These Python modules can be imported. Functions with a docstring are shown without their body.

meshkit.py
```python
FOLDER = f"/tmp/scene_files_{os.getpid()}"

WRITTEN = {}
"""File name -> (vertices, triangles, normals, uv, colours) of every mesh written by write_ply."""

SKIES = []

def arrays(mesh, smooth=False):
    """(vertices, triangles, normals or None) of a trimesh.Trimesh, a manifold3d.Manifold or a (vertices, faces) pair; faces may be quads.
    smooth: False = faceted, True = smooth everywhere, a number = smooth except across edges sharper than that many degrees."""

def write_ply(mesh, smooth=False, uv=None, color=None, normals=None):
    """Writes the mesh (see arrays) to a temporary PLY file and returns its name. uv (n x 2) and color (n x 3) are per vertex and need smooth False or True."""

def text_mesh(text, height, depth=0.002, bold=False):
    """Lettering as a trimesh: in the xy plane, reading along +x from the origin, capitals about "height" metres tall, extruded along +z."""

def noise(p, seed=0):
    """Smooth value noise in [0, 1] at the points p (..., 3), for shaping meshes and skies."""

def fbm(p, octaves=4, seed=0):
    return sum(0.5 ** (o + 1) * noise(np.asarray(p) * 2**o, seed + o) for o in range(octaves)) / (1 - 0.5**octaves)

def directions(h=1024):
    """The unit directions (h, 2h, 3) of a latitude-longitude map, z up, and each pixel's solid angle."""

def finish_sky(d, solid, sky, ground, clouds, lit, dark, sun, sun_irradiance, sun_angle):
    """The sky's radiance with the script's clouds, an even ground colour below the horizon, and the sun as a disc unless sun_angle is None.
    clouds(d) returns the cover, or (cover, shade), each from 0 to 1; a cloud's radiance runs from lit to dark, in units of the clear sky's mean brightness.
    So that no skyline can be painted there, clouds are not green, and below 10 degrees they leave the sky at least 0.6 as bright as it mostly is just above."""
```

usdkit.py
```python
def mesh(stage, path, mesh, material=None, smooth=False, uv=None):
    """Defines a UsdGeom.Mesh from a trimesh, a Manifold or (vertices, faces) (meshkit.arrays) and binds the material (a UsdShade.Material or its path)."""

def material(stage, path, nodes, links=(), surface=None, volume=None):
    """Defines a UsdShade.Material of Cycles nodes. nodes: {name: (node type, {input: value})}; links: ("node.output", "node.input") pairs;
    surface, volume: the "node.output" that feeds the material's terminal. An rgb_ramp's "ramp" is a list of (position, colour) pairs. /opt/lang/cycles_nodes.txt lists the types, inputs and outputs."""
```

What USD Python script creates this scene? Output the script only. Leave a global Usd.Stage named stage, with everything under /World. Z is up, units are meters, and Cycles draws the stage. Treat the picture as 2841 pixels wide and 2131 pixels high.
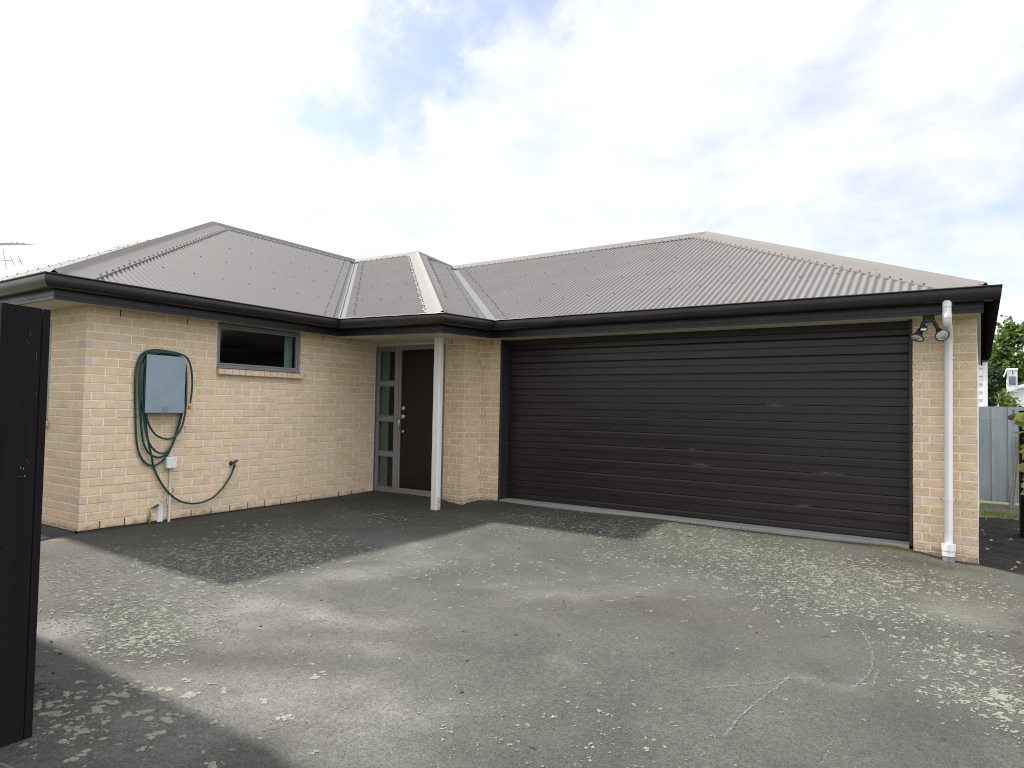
import math, random
import numpy as np
import trimesh
import usdkit, meshkit
from pxr import Usd, UsdGeom, UsdLux, UsdShade, Gf, Sdf, Vt
from scipy.interpolate import RBFInterpolator

random.seed(7)
RNG = np.random.default_rng(7)
stage = Usd.Stage.CreateInMemory()
UsdGeom.SetStageUpAxis(stage, UsdGeom.Tokens.z)
UsdGeom.SetStageMetersPerUnit(stage, 1.0)
UsdGeom.Xform.Define(stage, '/World')
UsdGeom.Scope.Define(stage, '/World/Looks')

# ------------------------------------------------------------------ camera, sky, sun, exposure
CAM = np.array([7.06109, -3.07407, 1.30113])
CR = np.array([0.83670067, 0.54735117, 0.0184034])
CU = np.array([0.00431355, -0.04018903, 0.99918278])
CF = np.array([-0.54764348, 0.83593752, 0.03598721])
cam = UsdGeom.Camera.Define(stage, '/World/camera')
mtx = Gf.Matrix4d(*CR, 0, *CU, 0, *(-CF), 0, *CAM, 1)
cam.AddTransformOp().Set(mtx)
cam.CreateHorizontalApertureAttr(36.0); cam.CreateVerticalApertureAttr(27.0)
cam.CreateFocalLengthAttr(22.947)
cam.CreateClippingRangeAttr(Gf.Vec2f(0.05, 2000))
EXPOSURE = 1.46
cam.CreateExposureAttr(EXPOSURE)

SUN_DIR = np.array([-2.32, -0.36, 2.49]); SUN_DIR /= np.linalg.norm(SUN_DIR)
SUN_EL = math.asin(SUN_DIR[2]); SUN_ROT = math.atan2(SUN_DIR[0], SUN_DIR[1])
sun = UsdLux.DistantLight.Define(stage, '/World/sun')
sun.CreateIntensityAttr(0.82); sun.CreateAngleAttr(2.2); sun.CreateColorAttr(Gf.Vec3f(1.0, 0.95, 0.86))
sun.CreateNormalizeAttr(True)
z = SUN_DIR; x = np.cross([0, 0, 1], z); x /= np.linalg.norm(x); y = np.cross(z, x)
sun.AddTransformOp().Set(Gf.Matrix4d(*x, 0, *y, 0, *z, 0, 0, 0, 0, 1))

def sky():
    n = {
        'tc': ('texture_coordinate', {}),
        'sky': ('sky_texture', {'sky_type': 'single_scattering', 'sun_disc': False, 'sun_elevation': SUN_EL, 'sun_rotation': SUN_ROT, 'altitude': 20.0, 'air_density': 1.0, 'aerosol_density': 1.0, 'ozone_density': 1.0}),
        'sep': ('separate_xyz', {}),
        # stretch the cloud pattern towards the horizon: project the direction on a plane
        'zc': ('math', {'math_type': 'add', 'value2': 0.22}),
        'inv': ('math', {'math_type': 'divide', 'value1': 1.0}),
        'proj': ('vector_math', {'math_type': 'scale'}),
        'n1': ('noise_texture', {'scale': 1.5, 'detail': 7.0, 'roughness': 0.55, 'distortion': 0.5}),
        'n2': ('noise_texture', {'scale': 4.5, 'detail': 8.0, 'roughness': 0.6, 'distortion': 0.3}),
        'mixn': ('mix_float', {'fac': 0.4}),
    }
    l = [('tc.generated', 'sep.vector'), ('sep.z', 'zc.value1'), ('zc.value', 'inv.value2'), ('tc.generated', 'proj.vector1'), ('inv.value', 'proj.scale'),
         ('proj.vector', 'n1.vector'), ('proj.vector', 'n2.vector'), ('n1.fac', 'mixn.a'), ('n2.fac', 'mixn.b')]
    # openings in the cloud, where blue shows; their outlines are torn by a noise
    n['wn'] = ('noise_texture', {'scale': 7.0, 'detail': 7.0, 'roughness': 0.62})
    n['wc'] = ('vector_math', {'math_type': 'subtract', 'vector2': (0.5, 0.5, 0.5)})
    n['ws'] = ('vector_math', {'math_type': 'scale', 'scale': 0.30})
    n['warp'] = ('vector_math', {'math_type': 'add'})
    l += [('tc.generated', 'wn.vector'), ('wn.color', 'wc.vector1'), ('wc.vector', 'ws.vector1'), ('tc.generated', 'warp.vector1'), ('ws.vector', 'warp.vector2')]
    holes = [((-0.575, 0.650, 0.495), 0.115, 1.0), ((-0.632, 0.642, 0.434), 0.10, 0.80), ((-0.690, 0.600, 0.400), 0.085, 0.75), ((-0.45, 0.71, 0.54), 0.12, 0.75),
             ((-0.53, 0.64, 0.56), 0.16, 1.0), ((-0.715, 0.53, 0.475), 0.10, 0.45), ((-0.26, 0.91, 0.325), 0.17, 0.24), ((0.03, 0.977, 0.215), 0.16, 0.34), ((-0.06, 0.965, 0.262), 0.12, 0.24),
             ((-0.12, 0.89, 0.47), 0.13, 0.22), ((0.12, 0.97, 0.24), 0.2, 0.34)]
    prev = None
    for i, (d, r, w) in enumerate(holes):
        d = np.array(d) / np.linalg.norm(d)
        n[f'd{i}'] = ('vector_math', {'math_type': 'distance', 'vector2': tuple(d)})
        n[f'm{i}'] = ('map_range', {'range_type': 'smoothstep', 'from_min': 0.0, 'from_max': r, 'to_min': w, 'to_max': 0.0, 'clamp': True})
        l += [('warp.vector', f'd{i}.vector1'), (f'd{i}.value', f'm{i}.value')]
        if prev is None:
            prev = f'm{i}.result'
        else:
            n[f'a{i}'] = ('math', {'math_type': 'maximum'})
            l += [(prev, f'a{i}.value1'), (f'm{i}.result', f'a{i}.value2')]
            prev = f'a{i}.value'
    # cover = 1 - smoothstep(hole * 1.15 - noise)
    n['nz'] = ('map_range', {'from_min': 0.32, 'from_max': 0.68, 'to_min': -0.36, 'to_max': 0.36, 'clamp': True})
    n['open'] = ('math', {'math_type': 'subtract'})
    n['cov'] = ('map_range', {'range_type': 'smoothstep', 'from_min': -0.15, 'from_max': 0.85, 'to_min': 0.97, 'to_max': 0.18, 'clamp': True})
    n['shade'] = ('rgb_ramp', {'ramp': [(0.22, (5.2, 5.5, 6.1)), (0.42, (5.6, 5.8, 6.15)), (0.58, (6.0, 6.05, 6.2)), (0.8, (6.3, 6.2, 6.15))]})
    # thin cloud is brighter round the veiled sun
    n['sd'] = ('vector_math', {'math_type': 'dot_product', 'vector2': tuple(SUN_DIR)})
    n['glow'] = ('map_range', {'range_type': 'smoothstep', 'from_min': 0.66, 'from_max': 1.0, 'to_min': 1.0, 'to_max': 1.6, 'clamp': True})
    n['el'] = ('map_range', {'range_type': 'smoothstep', 'from_min': 0.48, 'from_max': 1.0, 'to_min': 1.0, 'to_max': 2.4, 'clamp': True})  # cloud also brightened towards the zenith, added to lift the shaded walls
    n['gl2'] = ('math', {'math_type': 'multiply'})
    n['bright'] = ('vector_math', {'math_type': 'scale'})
    n['mix'] = ('mix_color', {'use_clamp': False})
    n['sb'] = ('vector_math', {'math_type': 'multiply', 'vector2': (1.50, 1.34, 1.30)})
    n['bg'] = ('background_shader', {'strength': 0.065})
    l += [('mixn.result', 'nz.value'), (prev, 'open.value1'), ('nz.result', 'open.value2'), ('open.value', 'cov.value'),
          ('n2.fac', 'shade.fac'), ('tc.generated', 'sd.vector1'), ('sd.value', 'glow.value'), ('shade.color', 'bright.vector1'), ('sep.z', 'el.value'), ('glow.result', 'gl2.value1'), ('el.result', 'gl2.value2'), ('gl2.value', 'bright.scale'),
          ('cov.result', 'mix.fac'), ('sky.color', 'sb.vector1'), ('sb.vector', 'mix.a'), ('bright.vector', 'mix.b'), ('mix.result', 'bg.color')]
    return usdkit.material(stage, '/World/Looks/sky', n, l, surface='bg.background')
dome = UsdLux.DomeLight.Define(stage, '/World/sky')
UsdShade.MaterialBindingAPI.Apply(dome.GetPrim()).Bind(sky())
dome.GetPrim().SetCustomDataByKey('kind', 'structure')

# ------------------------------------------------------------------ materials
MATS = {}
def mat(name, nodes, links, surface='p.BSDF'):
    m = MATS[name] = usdkit.material(stage, f'/World/Looks/{name}', nodes, links, surface=surface)
    return m

def painted(name, col, rough=0.5, var=0.12, scale=6.0, bump=0.0, bscale=60.0, metallic=0.0, spec=0.5, dirt=None, stretch=(1, 1, 1)):
    """A surface colour with uneven wear: two noises vary value and roughness."""
    c = np.array(col, float)
    n = {'g': ('geometry', {}), 'mp': ('mapping', {'scale': stretch}),
         'n1': ('noise_texture', {'scale': scale, 'detail': 5.0, 'roughness': 0.6}),
         'r': ('rgb_ramp', {'ramp': [(0.25, tuple(c * (1 - var))), (0.75, tuple(c * (1 + var)))]}),
         'n2': ('noise_texture', {'scale': bscale, 'detail': 3.0}),
         'rr': ('map_range', {'from_min': 0.3, 'from_max': 0.7, 'to_min': max(0.05, rough - 0.08), 'to_max': min(1, rough + 0.08)}),
         'p': ('principled_bsdf', {'metallic': metallic, 'specular_ior_level': spec})}
    l = [('g.position', 'mp.vector'), ('mp.vector', 'n1.vector'), ('mp.vector', 'n2.vector'), ('n1.fac', 'r.fac'), ('n1.fac', 'rr.value'), ('rr.result', 'p.roughness')]
    src = 'r.color'
    if dirt is not None:
        dc, thr, ds = dirt
        n['n3'] = ('noise_texture', {'scale': ds, 'detail': 6.0, 'roughness': 0.7})
        n['dm'] = ('map_range', {'range_type': 'smoothstep', 'from_min': thr, 'from_max': thr + 0.08, 'to_min': 0.0, 'to_max': 0.85, 'clamp': True})
        n['dx'] = ('mix_color', {'b': tuple(dc)})
        l += [('mp.vector', 'n3.vector'), ('n3.fac', 'dm.value'), ('dm.result', 'dx.fac'), (src, 'dx.a')]
        src = 'dx.result'
    l.append((src, 'p.base_color'))
    if bump:
        n['b'] = ('bump', {'strength': 1.0, 'distance': bump})
        l += [('n2.fac', 'b.height'), ('b.normal', 'p.normal')]
    return mat(name, n, l)

def brick_mat():
    n = {'g': ('geometry', {}), 'tone': ('attribute', {'attribute': 'tone'}),
         'n1': ('noise_texture', {'scale': 14.0, 'detail': 4.0, 'roughness': 0.6}),
         'v': ('noise_texture', {'scale': 105.0, 'detail': 1.5, 'roughness': 0.6}),
         'v2': ('noise_texture', {'scale': 170.0, 'detail': 1.0}),
         'blot': ('map_range', {'from_min': 0.3, 'from_max': 0.7, 'to_min': 0.90, 'to_max': 1.08}),
         'spk': ('map_range', {'range_type': 'smoothstep', 'from_min': 0.615, 'from_max': 0.69, 'to_min': 0.0, 'to_max': 0.85, 'clamp': True}),
         'base': ('vector_math', {'math_type': 'scale'}),
         'mx': ('mix_color', {'b': (0.10, 0.055, 0.03)}),
         'sep': ('separate_xyz', {}),
         # grime and algae climb the lowest course
         'n4': ('noise_texture', {'scale': 9.0, 'detail': 6.0, 'roughness': 0.7}),
         'hz': ('map_range', {'from_min': 0.0, 'from_max': 0.15, 'to_min': 0.74, 'to_max': 0.0, 'clamp': True}),
         'gsum': ('math', {'math_type': 'multiply'}),
         'gm': ('map_range', {'range_type': 'smoothstep', 'from_min': 0.20, 'from_max': 0.42, 'to_min': 0.0, 'to_max': 0.62, 'clamp': True}),
         'gx': ('mix_color', {'b': (0.07, 0.068, 0.035)}),
         'bp': ('bump', {'strength': 0.6, 'distance': 0.003}),
         'p': ('principled_bsdf', {'roughness': 0.82, 'specular_ior_level': 0.3})}
    l = [('g.position', 'n1.vector'), ('g.position', 'v.vector'), ('g.position', 'v2.vector'), ('g.position', 'n4.vector'), ('g.position', 'sep.vector'),
         ('n1.fac', 'blot.value'), ('tone.color', 'base.vector1'), ('blot.result', 'base.scale'), ('v.fac', 'spk.value'), ('spk.result', 'mx.fac'), ('base.vector', 'mx.a'),
         ('sep.z', 'hz.value'), ('hz.result', 'gsum.value1'), ('n4.fac', 'gsum.value2'), ('gsum.value', 'gm.value'), ('gm.result', 'gx.fac'), ('mx.result', 'gx.a'),
         ('gx.result', 'p.base_color'), ('v2.fac', 'bp.height'), ('bp.normal', 'p.normal')]
    return mat('brick', n, l)

def glass_mat(name, tint=(0.8, 0.86, 0.84), gl=1.0):
    n = {'t': ('transparent_bsdf', {'color': tint}), 'gs': ('glossy_bsdf', {'color': (gl, gl, gl), 'roughness': 0.0}), 'f': ('fresnel', {'IOR': 1.5}), 'g': ('geometry', {}), 'inv': ('math', {'math_type': 'subtract', 'value1': 1.0}), 'mul': ('math', {'math_type': 'multiply'}), 'm': ('mix_closure', {})}
    return mat(name, n, [('g.backfacing', 'inv.value2'), ('f.fac', 'mul.value1'), ('inv.value', 'mul.value2'), ('mul.value', 'm.fac'), ('t.BSDF', 'm.closure1'), ('gs.BSDF', 'm.closure2')], surface='m.closure')

brick_mat()
painted('mortar', (0.86, 0.785, 0.64), 0.9, 0.12, 9, 0.002, 180)
painted('weep_dark', (0.02, 0.017, 0.014), 0.9, 0.1)
painted('plinth_concrete', (0.085, 0.088, 0.088), 0.9, 0.25, 18, 0.004, 90, dirt=((0.07, 0.08, 0.05), 0.58, 12))
painted('roof_paint', (0.132, 0.126, 0.125), 0.7, 0.10, 1.6, 0.0, spec=0.08)
painted('cap_paint', (0.128, 0.119, 0.114), 0.65, 0.06, 3.0, spec=0.2, dirt=((0.085, 0.078, 0.072), 0.66, 7))
painted('pale_cap_paint', (0.150, 0.144, 0.138), 0.65, 0.06, 5.0, spec=0.2, dirt=((0.09, 0.086, 0.082), 0.66, 9))
painted('valley_zinc', (0.115, 0.118, 0.126), 0.7, 0.15, 8.0, spec=0.15)
painted('screw_metal', (0.10, 0.095, 0.095), 0.5, 0.1)
painted('gutter_paint', (0.013, 0.011, 0.012), 0.30, 0.2, 3.0, spec=0.42)
painted('fascia_paint', (0.012, 0.0115, 0.0145), 0.36, 0.15, 4.0, spec=0.42)
painted('weathered_no_sheen', (0.014, 0.0135, 0.014), 0.8, 0.5, 6.0, stretch=(1, 1, 6), dirt=((0.035, 0.035, 0.034), 0.60, 10), spec=0.0)  # streaked weathering; sky reflection also taken out so the eave reads dark
painted('soffit_cream', (0.63, 0.60, 0.48), 0.7, 0.05, 2.0)
painted('post_paint', (0.82, 0.81, 0.75), 0.55, 0.07, 6.0, stretch=(4, 4, 0.6), dirt=((0.36, 0.35, 0.30), 0.69, 11))
painted('aluminium_paint', (0.25, 0.238, 0.245), 0.42, 0.06, 4.0)
painted('door_paint', (0.0095, 0.008, 0.008), 0.42, 0.12, 5.0, spec=0.35)
painted('chrome', (0.75, 0.76, 0.78), 0.16, 0.05, metallic=1.0)
painted('curtain_cloth', (0.20, 0.30, 0.26), 0.9, 0.08)
painted('strip_green', (0.14, 0.175, 0.155), 0.9, 0.08)
painted('room_wall', (0.10, 0.11, 0.12), 0.9, 0.1)
painted('meter_steel', (0.26, 0.325, 0.37), 0.40, 0.09, 7.0, metallic=0.35, dirt=((0.45, 0.49, 0.52), 0.71, 14))
painted('meter_side', (0.035, 0.038, 0.045), 0.6, 0.1)
painted('white_plastic', (0.74, 0.74, 0.75), 0.35, 0.03)
painted('cream_plastic', (0.66, 0.62, 0.53), 0.45, 0.06, dirt=((0.4, 0.37, 0.3), 0.68, 15))
painted('pipe_white', (0.74, 0.735, 0.73), 0.33, 0.04, 3.0, dirt=((0.42, 0.40, 0.36), 0.72, 22))
painted('pipe_grey', (0.20, 0.21, 0.22), 0.45, 0.1)
painted('hose_green', (0.008, 0.045, 0.036), 0.30, 0.3, 120.0)
painted('orange_plastic', (0.62, 0.10, 0.02), 0.4, 0.08)
painted('grey_plastic', (0.45, 0.45, 0.45), 0.4, 0.08)
painted('black_plastic', (0.014, 0.014, 0.016), 0.45, 0.2)
painted('tap_bronze', (0.028, 0.02, 0.016), 0.45, 0.3, 40)
painted('lamp_glass', (0.60, 0.62, 0.60), 0.15, 0.1, 40.0, metallic=0.6)
painted('threshold_concrete', (0.27, 0.27, 0.255), 0.8, 0.12, 7, dirt=((0.30, 0.27, 0.10), 0.63, 3))
painted('fence_timber', (0.0052, 0.0036, 0.0042), 0.85, 0.75, 4.0, 0.004, 26.0, spec=0.18, stretch=(6, 6, 0.30), dirt=((0.011, 0.009, 0.009), 0.66, 4))
painted('bare_timber', (0.30, 0.27, 0.24), 0.9, 0.3, 30)
painted('galvanised', (0.36, 0.41, 0.46), 0.42, 0.2, 3.0, metallic=0.3, stretch=(2, 2, 0.5))
painted('board_white', (0.72, 0.73, 0.76), 0.5, 0.04)
painted('block_white', (0.66, 0.65, 0.66), 0.8, 0.08, 4, 0.003, 60, dirt=((0.45, 0.44, 0.43), 0.64, 6))
painted('slate_roof', (0.06, 0.06, 0.065), 0.6, 0.2)
painted('window_dark', (0.14, 0.17, 0.21), 0.2, 0.1)
painted('rust', (0.28, 0.12, 0.04), 0.8, 0.3)
painted('bark', (0.10, 0.075, 0.05), 0.9, 0.3, 20, 0.004, 60)
painted('grey_stick', (0.22, 0.20, 0.18), 0.9, 0.3, 20)
painted('garden_soil', (0.011, 0.009, 0.0075), 0.95, 0.5, 9.0, 0.02, 40, dirt=((0.03, 0.025, 0.02), 0.62, 25))
painted('bare_earth', (0.16, 0.135, 0.10), 0.95, 0.3, 8.0, 0.012, 50)
painted('leaf_litter', (0.27, 0.22, 0.18), 0.8, 0.4, 40)
painted('lichen', (0.172, 0.178, 0.135), 0.95, 0.30, 26.0, 0.003, 240)
painted('scratch_white', (0.19, 0.19, 0.188), 0.9, 0.2, 60)
painted('moss', (0.15, 0.125, 0.018), 0.95, 0.4, 30)
painted('debris', (0.035, 0.028, 0.022), 0.9, 0.4, 30)
painted('teal_plastic', (0.02, 0.16, 0.13), 0.4, 0.1)
painted('antenna_metal', (0.22, 0.22, 0.25), 0.4, 0.1, metallic=0.6)
painted('ground_grass', (0.07, 0.085, 0.035), 0.95, 0.4, 3.0)
painted('wire', (0.45, 0.46, 0.48), 0.4, 0.1)
painted('garage_paint', (0.0185, 0.0140, 0.0132), 0.31, 0.14, 2.0, 0.0006, 260, stretch=(0.6, 1, 8), spec=0.5)
painted('jamb_paint', (0.020, 0.017, 0.017), 0.5, 0.15, 5.0, dirt=((0.30, 0.28, 0.26), 0.735, 16))
glass_mat('window_glass', (0.94, 0.96, 0.955))
glass_mat('door_glass', (0.88, 0.94, 0.915))

def leaf_mat(name, c1, c2, c3):
    n = {'tone': ('attribute', {'attribute': 'tone'}), 'g': ('geometry', {}), 'n1': ('noise_texture', {'scale': 3.0, 'detail': 2.0}),
         'd': ('principled_bsdf', {'roughness': 0.45, 'specular_ior_level': 0.4}), 't': ('translucent_bsdf', {}), 'm': ('mix_closure', {'fac': 0.35})}
    return mat(name, n, [('tone.color', 'd.base_color'), ('tone.color', 't.color'), ('d.BSDF', 'm.closure1'), ('t.BSDF', 'm.closure2')], surface='m.closure')
leaf_mat('leaf', 0, 0, 0)

def drive_mat():
    n = {'g': ('geometry', {}), 'st': ('attribute', {'attribute': 'tone'}),
         'n1': ('noise_texture', {'scale': 1.3, 'detail': 6.0, 'roughness': 0.62, 'distortion': 0.6}),
         'n2': ('noise_texture', {'scale': 95.0, 'detail': 4.0, 'roughness': 0.85}),
         'n3': ('noise_texture', {'scale': 34.0, 'detail': 4.0, 'roughness': 0.7}),
         'n5': ('noise_texture', {'scale': 170.0, 'detail': 1.0}),
         'a': ('map_range', {'from_min': 0.25, 'from_max': 0.75, 'to_min': 0.66, 'to_max': 1.34}),
         'b': ('map_range', {'from_min': 0.25, 'from_max': 0.75, 'to_min': 0.68, 'to_max': 1.32}),
         'c': ('map_range', {'from_min': 0.2, 'from_max': 0.8, 'to_min': 0.0, 'to_max': 2.0}),
         'ab': ('math', {'math_type': 'multiply'}), 'abc': ('math', {'math_type': 'multiply'}),
         'col': ('vector_math', {'math_type': 'scale'}),
         'chip': ('map_range', {'range_type': 'smoothstep', 'from_min': 0.66, 'from_max': 0.74, 'to_min': 0.0, 'to_max': 0.7, 'clamp': True}),
         'cx': ('mix_color', {'b': (0.15, 0.15, 0.14)}),
         'bp': ('bump', {'strength': 1.0, 'distance': 0.004}), 'hs': ('math', {'math_type': 'add'}),
         'p': ('principled_bsdf', {'roughness': 0.86, 'specular_ior_level': 0.3})}
    l = [('g.position', f'{k}.vector') for k in ('n1', 'n2', 'n3', 'n5')]
    l += [('n1.fac', 'a.value'), ('n3.fac', 'b.value'), ('n2.fac', 'c.value'), ('a.result', 'ab.value1'), ('b.result', 'ab.value2'), ('ab.value', 'abc.value1'), ('c.result', 'abc.value2'),
          ('st.color', 'col.vector1'), ('abc.value', 'col.scale'), ('n5.fac', 'chip.value'), ('chip.result', 'cx.fac'), ('col.vector', 'cx.a'), ('cx.result', 'p.base_color'),
          ('n2.fac', 'hs.value1'), ('n3.fac', 'hs.value2'), ('hs.value', 'bp.height'), ('bp.normal', 'p.normal')]
    return mat('driveway', n, l)
drive_mat()

# ------------------------------------------------------------------ helpers
used = {}
def numbered(parent, name):
    k = (str(parent), name); used[k] = used.get(k, -1) + 1
    return name if used[k] == 0 else f'{name}_{used[k]:03d}'

def setd(prim, **kw):
    for k, v in kw.items():
        if v: prim.SetCustomDataByKey(k, v)
    return prim

def thing(name, label, cat, group=None, kind=None):
    xf = UsdGeom.Xform.Define(stage, '/World/' + numbered('/World', name))
    setd(xf.GetPrim(), label=label, category=cat, group=group, kind=kind)
    return str(xf.GetPath())

def group_part(parent, name, label=None):
    xf = UsdGeom.Xform.Define(stage, f'{parent}/{numbered(parent, name)}')
    setd(xf.GetPrim(), label=label)
    return str(xf.GetPath())

def obj(name, mesh, m, parent='/World', label=None, cat=None, group=None, kind=None, smooth=False, tone=None):
    path = f'{parent}/{numbered(parent, name)}'
    me = usdkit.mesh(stage, path, mesh, MATS[m], smooth=smooth)
    if tone is not None:
        t = np.asarray(tone, np.float32)
        pv = UsdGeom.PrimvarsAPI(me).CreatePrimvar('tone', Sdf.ValueTypeNames.Color3fArray, 'vertex')
        if t.ndim == 1: t = np.tile(t, (len(me.GetPointsAttr().Get()), 1))
        pv.Set(Vt.Vec3fArray.FromNumpy(t))
    setd(me.GetPrim(), label=label, category=cat, group=group, kind=kind)
    return path

cat_ = trimesh.util.concatenate
def box(x0, x1, y0, y1, z0, z1, ch=0.0):
    lo = np.array([min(x0, x1), min(y0, y1), min(z0, z1)]); hi = np.array([max(x0, x1), max(y0, y1), max(z0, z1)])
    if ch <= 0:
        m = trimesh.creation.box(extents=hi - lo); m.apply_translation((lo + hi) / 2); return m
    ch = min(ch, (hi - lo).min() * 0.45)
    c = (lo + hi) / 2; h = (hi - lo) / 2; pts = []
    for sx in (-1, 1):
        for sy in (-1, 1):
            for sz in (-1, 1):
                for k in range(3):
                    p = np.array([sx, sy, sz]) * (h - ch); p[k] = np.array([sx, sy, sz])[k] * h[k]
                    pts.append(c + p)
    return trimesh.convex.convex_hull(np.array(pts))

def hull(pts): return trimesh.convex.convex_hull(np.array(pts, float))

def tube(points, r, sides=10, closed=True):
    p = np.asarray(points, float); t = np.gradient(p, axis=0); t /= np.linalg.norm(t, axis=1, keepdims=True) + 1e-12
    r = np.broadcast_to(r, (len(p),))
    a0 = np.array([0, 0, 1.0]) if abs(t[0, 2]) < 0.9 else np.array([1.0, 0, 0])
    a = np.cross(t[0], a0); a /= np.linalg.norm(a); A = []
    for i in range(len(p)):
        a = a - t[i] * (a @ t[i]); a /= np.linalg.norm(a); A.append(a)
    A = np.array(A); B = np.cross(t, A); ang = np.arange(sides) * 2 * np.pi / sides
    v = p[:, None] + r[:, None, None] * (np.cos(ang)[None, :, None] * A[:, None] + np.sin(ang)[None, :, None] * B[:, None])
    f = []
    for i in range(len(p) - 1):
        for j in range(sides):
            k = (j + 1) % sides
            f += [[i * sides + j, i * sides + k, (i + 1) * sides + k], [i * sides + j, (i + 1) * sides + k, (i + 1) * sides + j]]
    V = v.reshape(-1, 3)
    if closed:
        n0 = len(V); V = np.vstack([V, p[0], p[-1]])
        for j in range(sides):
            k = (j + 1) % sides
            f += [[n0, k, j], [n0 + 1, (len(p) - 1) * sides + j, (len(p) - 1) * sides + k]]
    return trimesh.Trimesh(V, f, process=False)

def spline(pts, n=12):
    """Catmull-Rom through the points."""
    P = np.asarray(pts, float); P = np.vstack([2 * P[0] - P[1], P, 2 * P[-1] - P[-2]]); out = []
    for i in range(1, len(P) - 2):
        for s in np.linspace(0, 1, n, endpoint=False):
            a, b, c, d = P[i - 1], P[i], P[i + 1], P[i + 2]
            out.append(0.5 * (2 * b + (c - a) * s + (2 * a - 5 * b + 4 * c - d) * s * s + (3 * b - a - 3 * c + d) * s ** 3))
    out.append(P[-2]); return np.array(out)

def revolve(profile, sections=24):
    return trimesh.creation.revolve(np.array(profile, float), sections=sections)

def align(mesh, origin, zaxis, up=(0, 0, 1)):
    zt = np.array(zaxis, float); zt /= np.linalg.norm(zt); u = np.array(up, float)
    if abs(u @ zt) > 0.95: u = np.array([1.0, 0, 0])
    xt = np.cross(u, zt); xt /= np.linalg.norm(xt); yt = np.cross(zt, xt)
    T = np.eye(4); T[:3, 0], T[:3, 1], T[:3, 2], T[:3, 3] = xt, yt, zt, origin
    m = mesh.copy(); m.apply_transform(T); return m

def sweep(path, section, closed_section=True, ends=True):
    """Sweep a section [(outward, z)] along a horizontal polyline, mitred; outward is to the right of travel. path: list of (x, y, dz)."""
    P = np.asarray(path, float); n = len(P); S = np.asarray(section, float)
    d = np.diff(P[:, :2], axis=0); d /= np.linalg.norm(d, axis=1, keepdims=True)
    out = np.stack([d[:, 1], -d[:, 0]], 1); V = []
    for i in range(n):
        a = out[max(i - 1, 0)]; b = out[min(i, n - 2)]
        m = (a + b); m = m / (m @ a)
        V.append(np.column_stack([P[i, 0] + S[:, 0] * m[0], P[i, 1] + S[:, 0] * m[1], S[:, 1] + P[i, 2]]))
    V = np.vstack(V); k = len(S); F = []
    rng = range(k) if closed_section else range(k - 1)
    for i in range(n - 1):
        for j in rng:
            q = (j + 1) % k
            F += [[i * k + j, i * k + q, (i + 1) * k + q], [i * k + j, (i + 1) * k + q, (i + 1) * k + j]]
    m = trimesh.Trimesh(V, F, process=False)
    if closed_section and ends:
        from shapely.geometry import Polygon
        tri_v, tri_f = trimesh.creation.triangulate_polygon(Polygon(S), engine='earcut')
        idx = [int(np.argmin(np.linalg.norm(S - q, axis=1))) for q in tri_v]
        ef = [[idx[a], idx[b], idx[c]] for a, b, c in tri_f]
        base = (n - 1) * k
        m = trimesh.Trimesh(V, F + ef + [[base + c, base + b, base + a] for a, b, c in ef], process=False)
    return m

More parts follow.
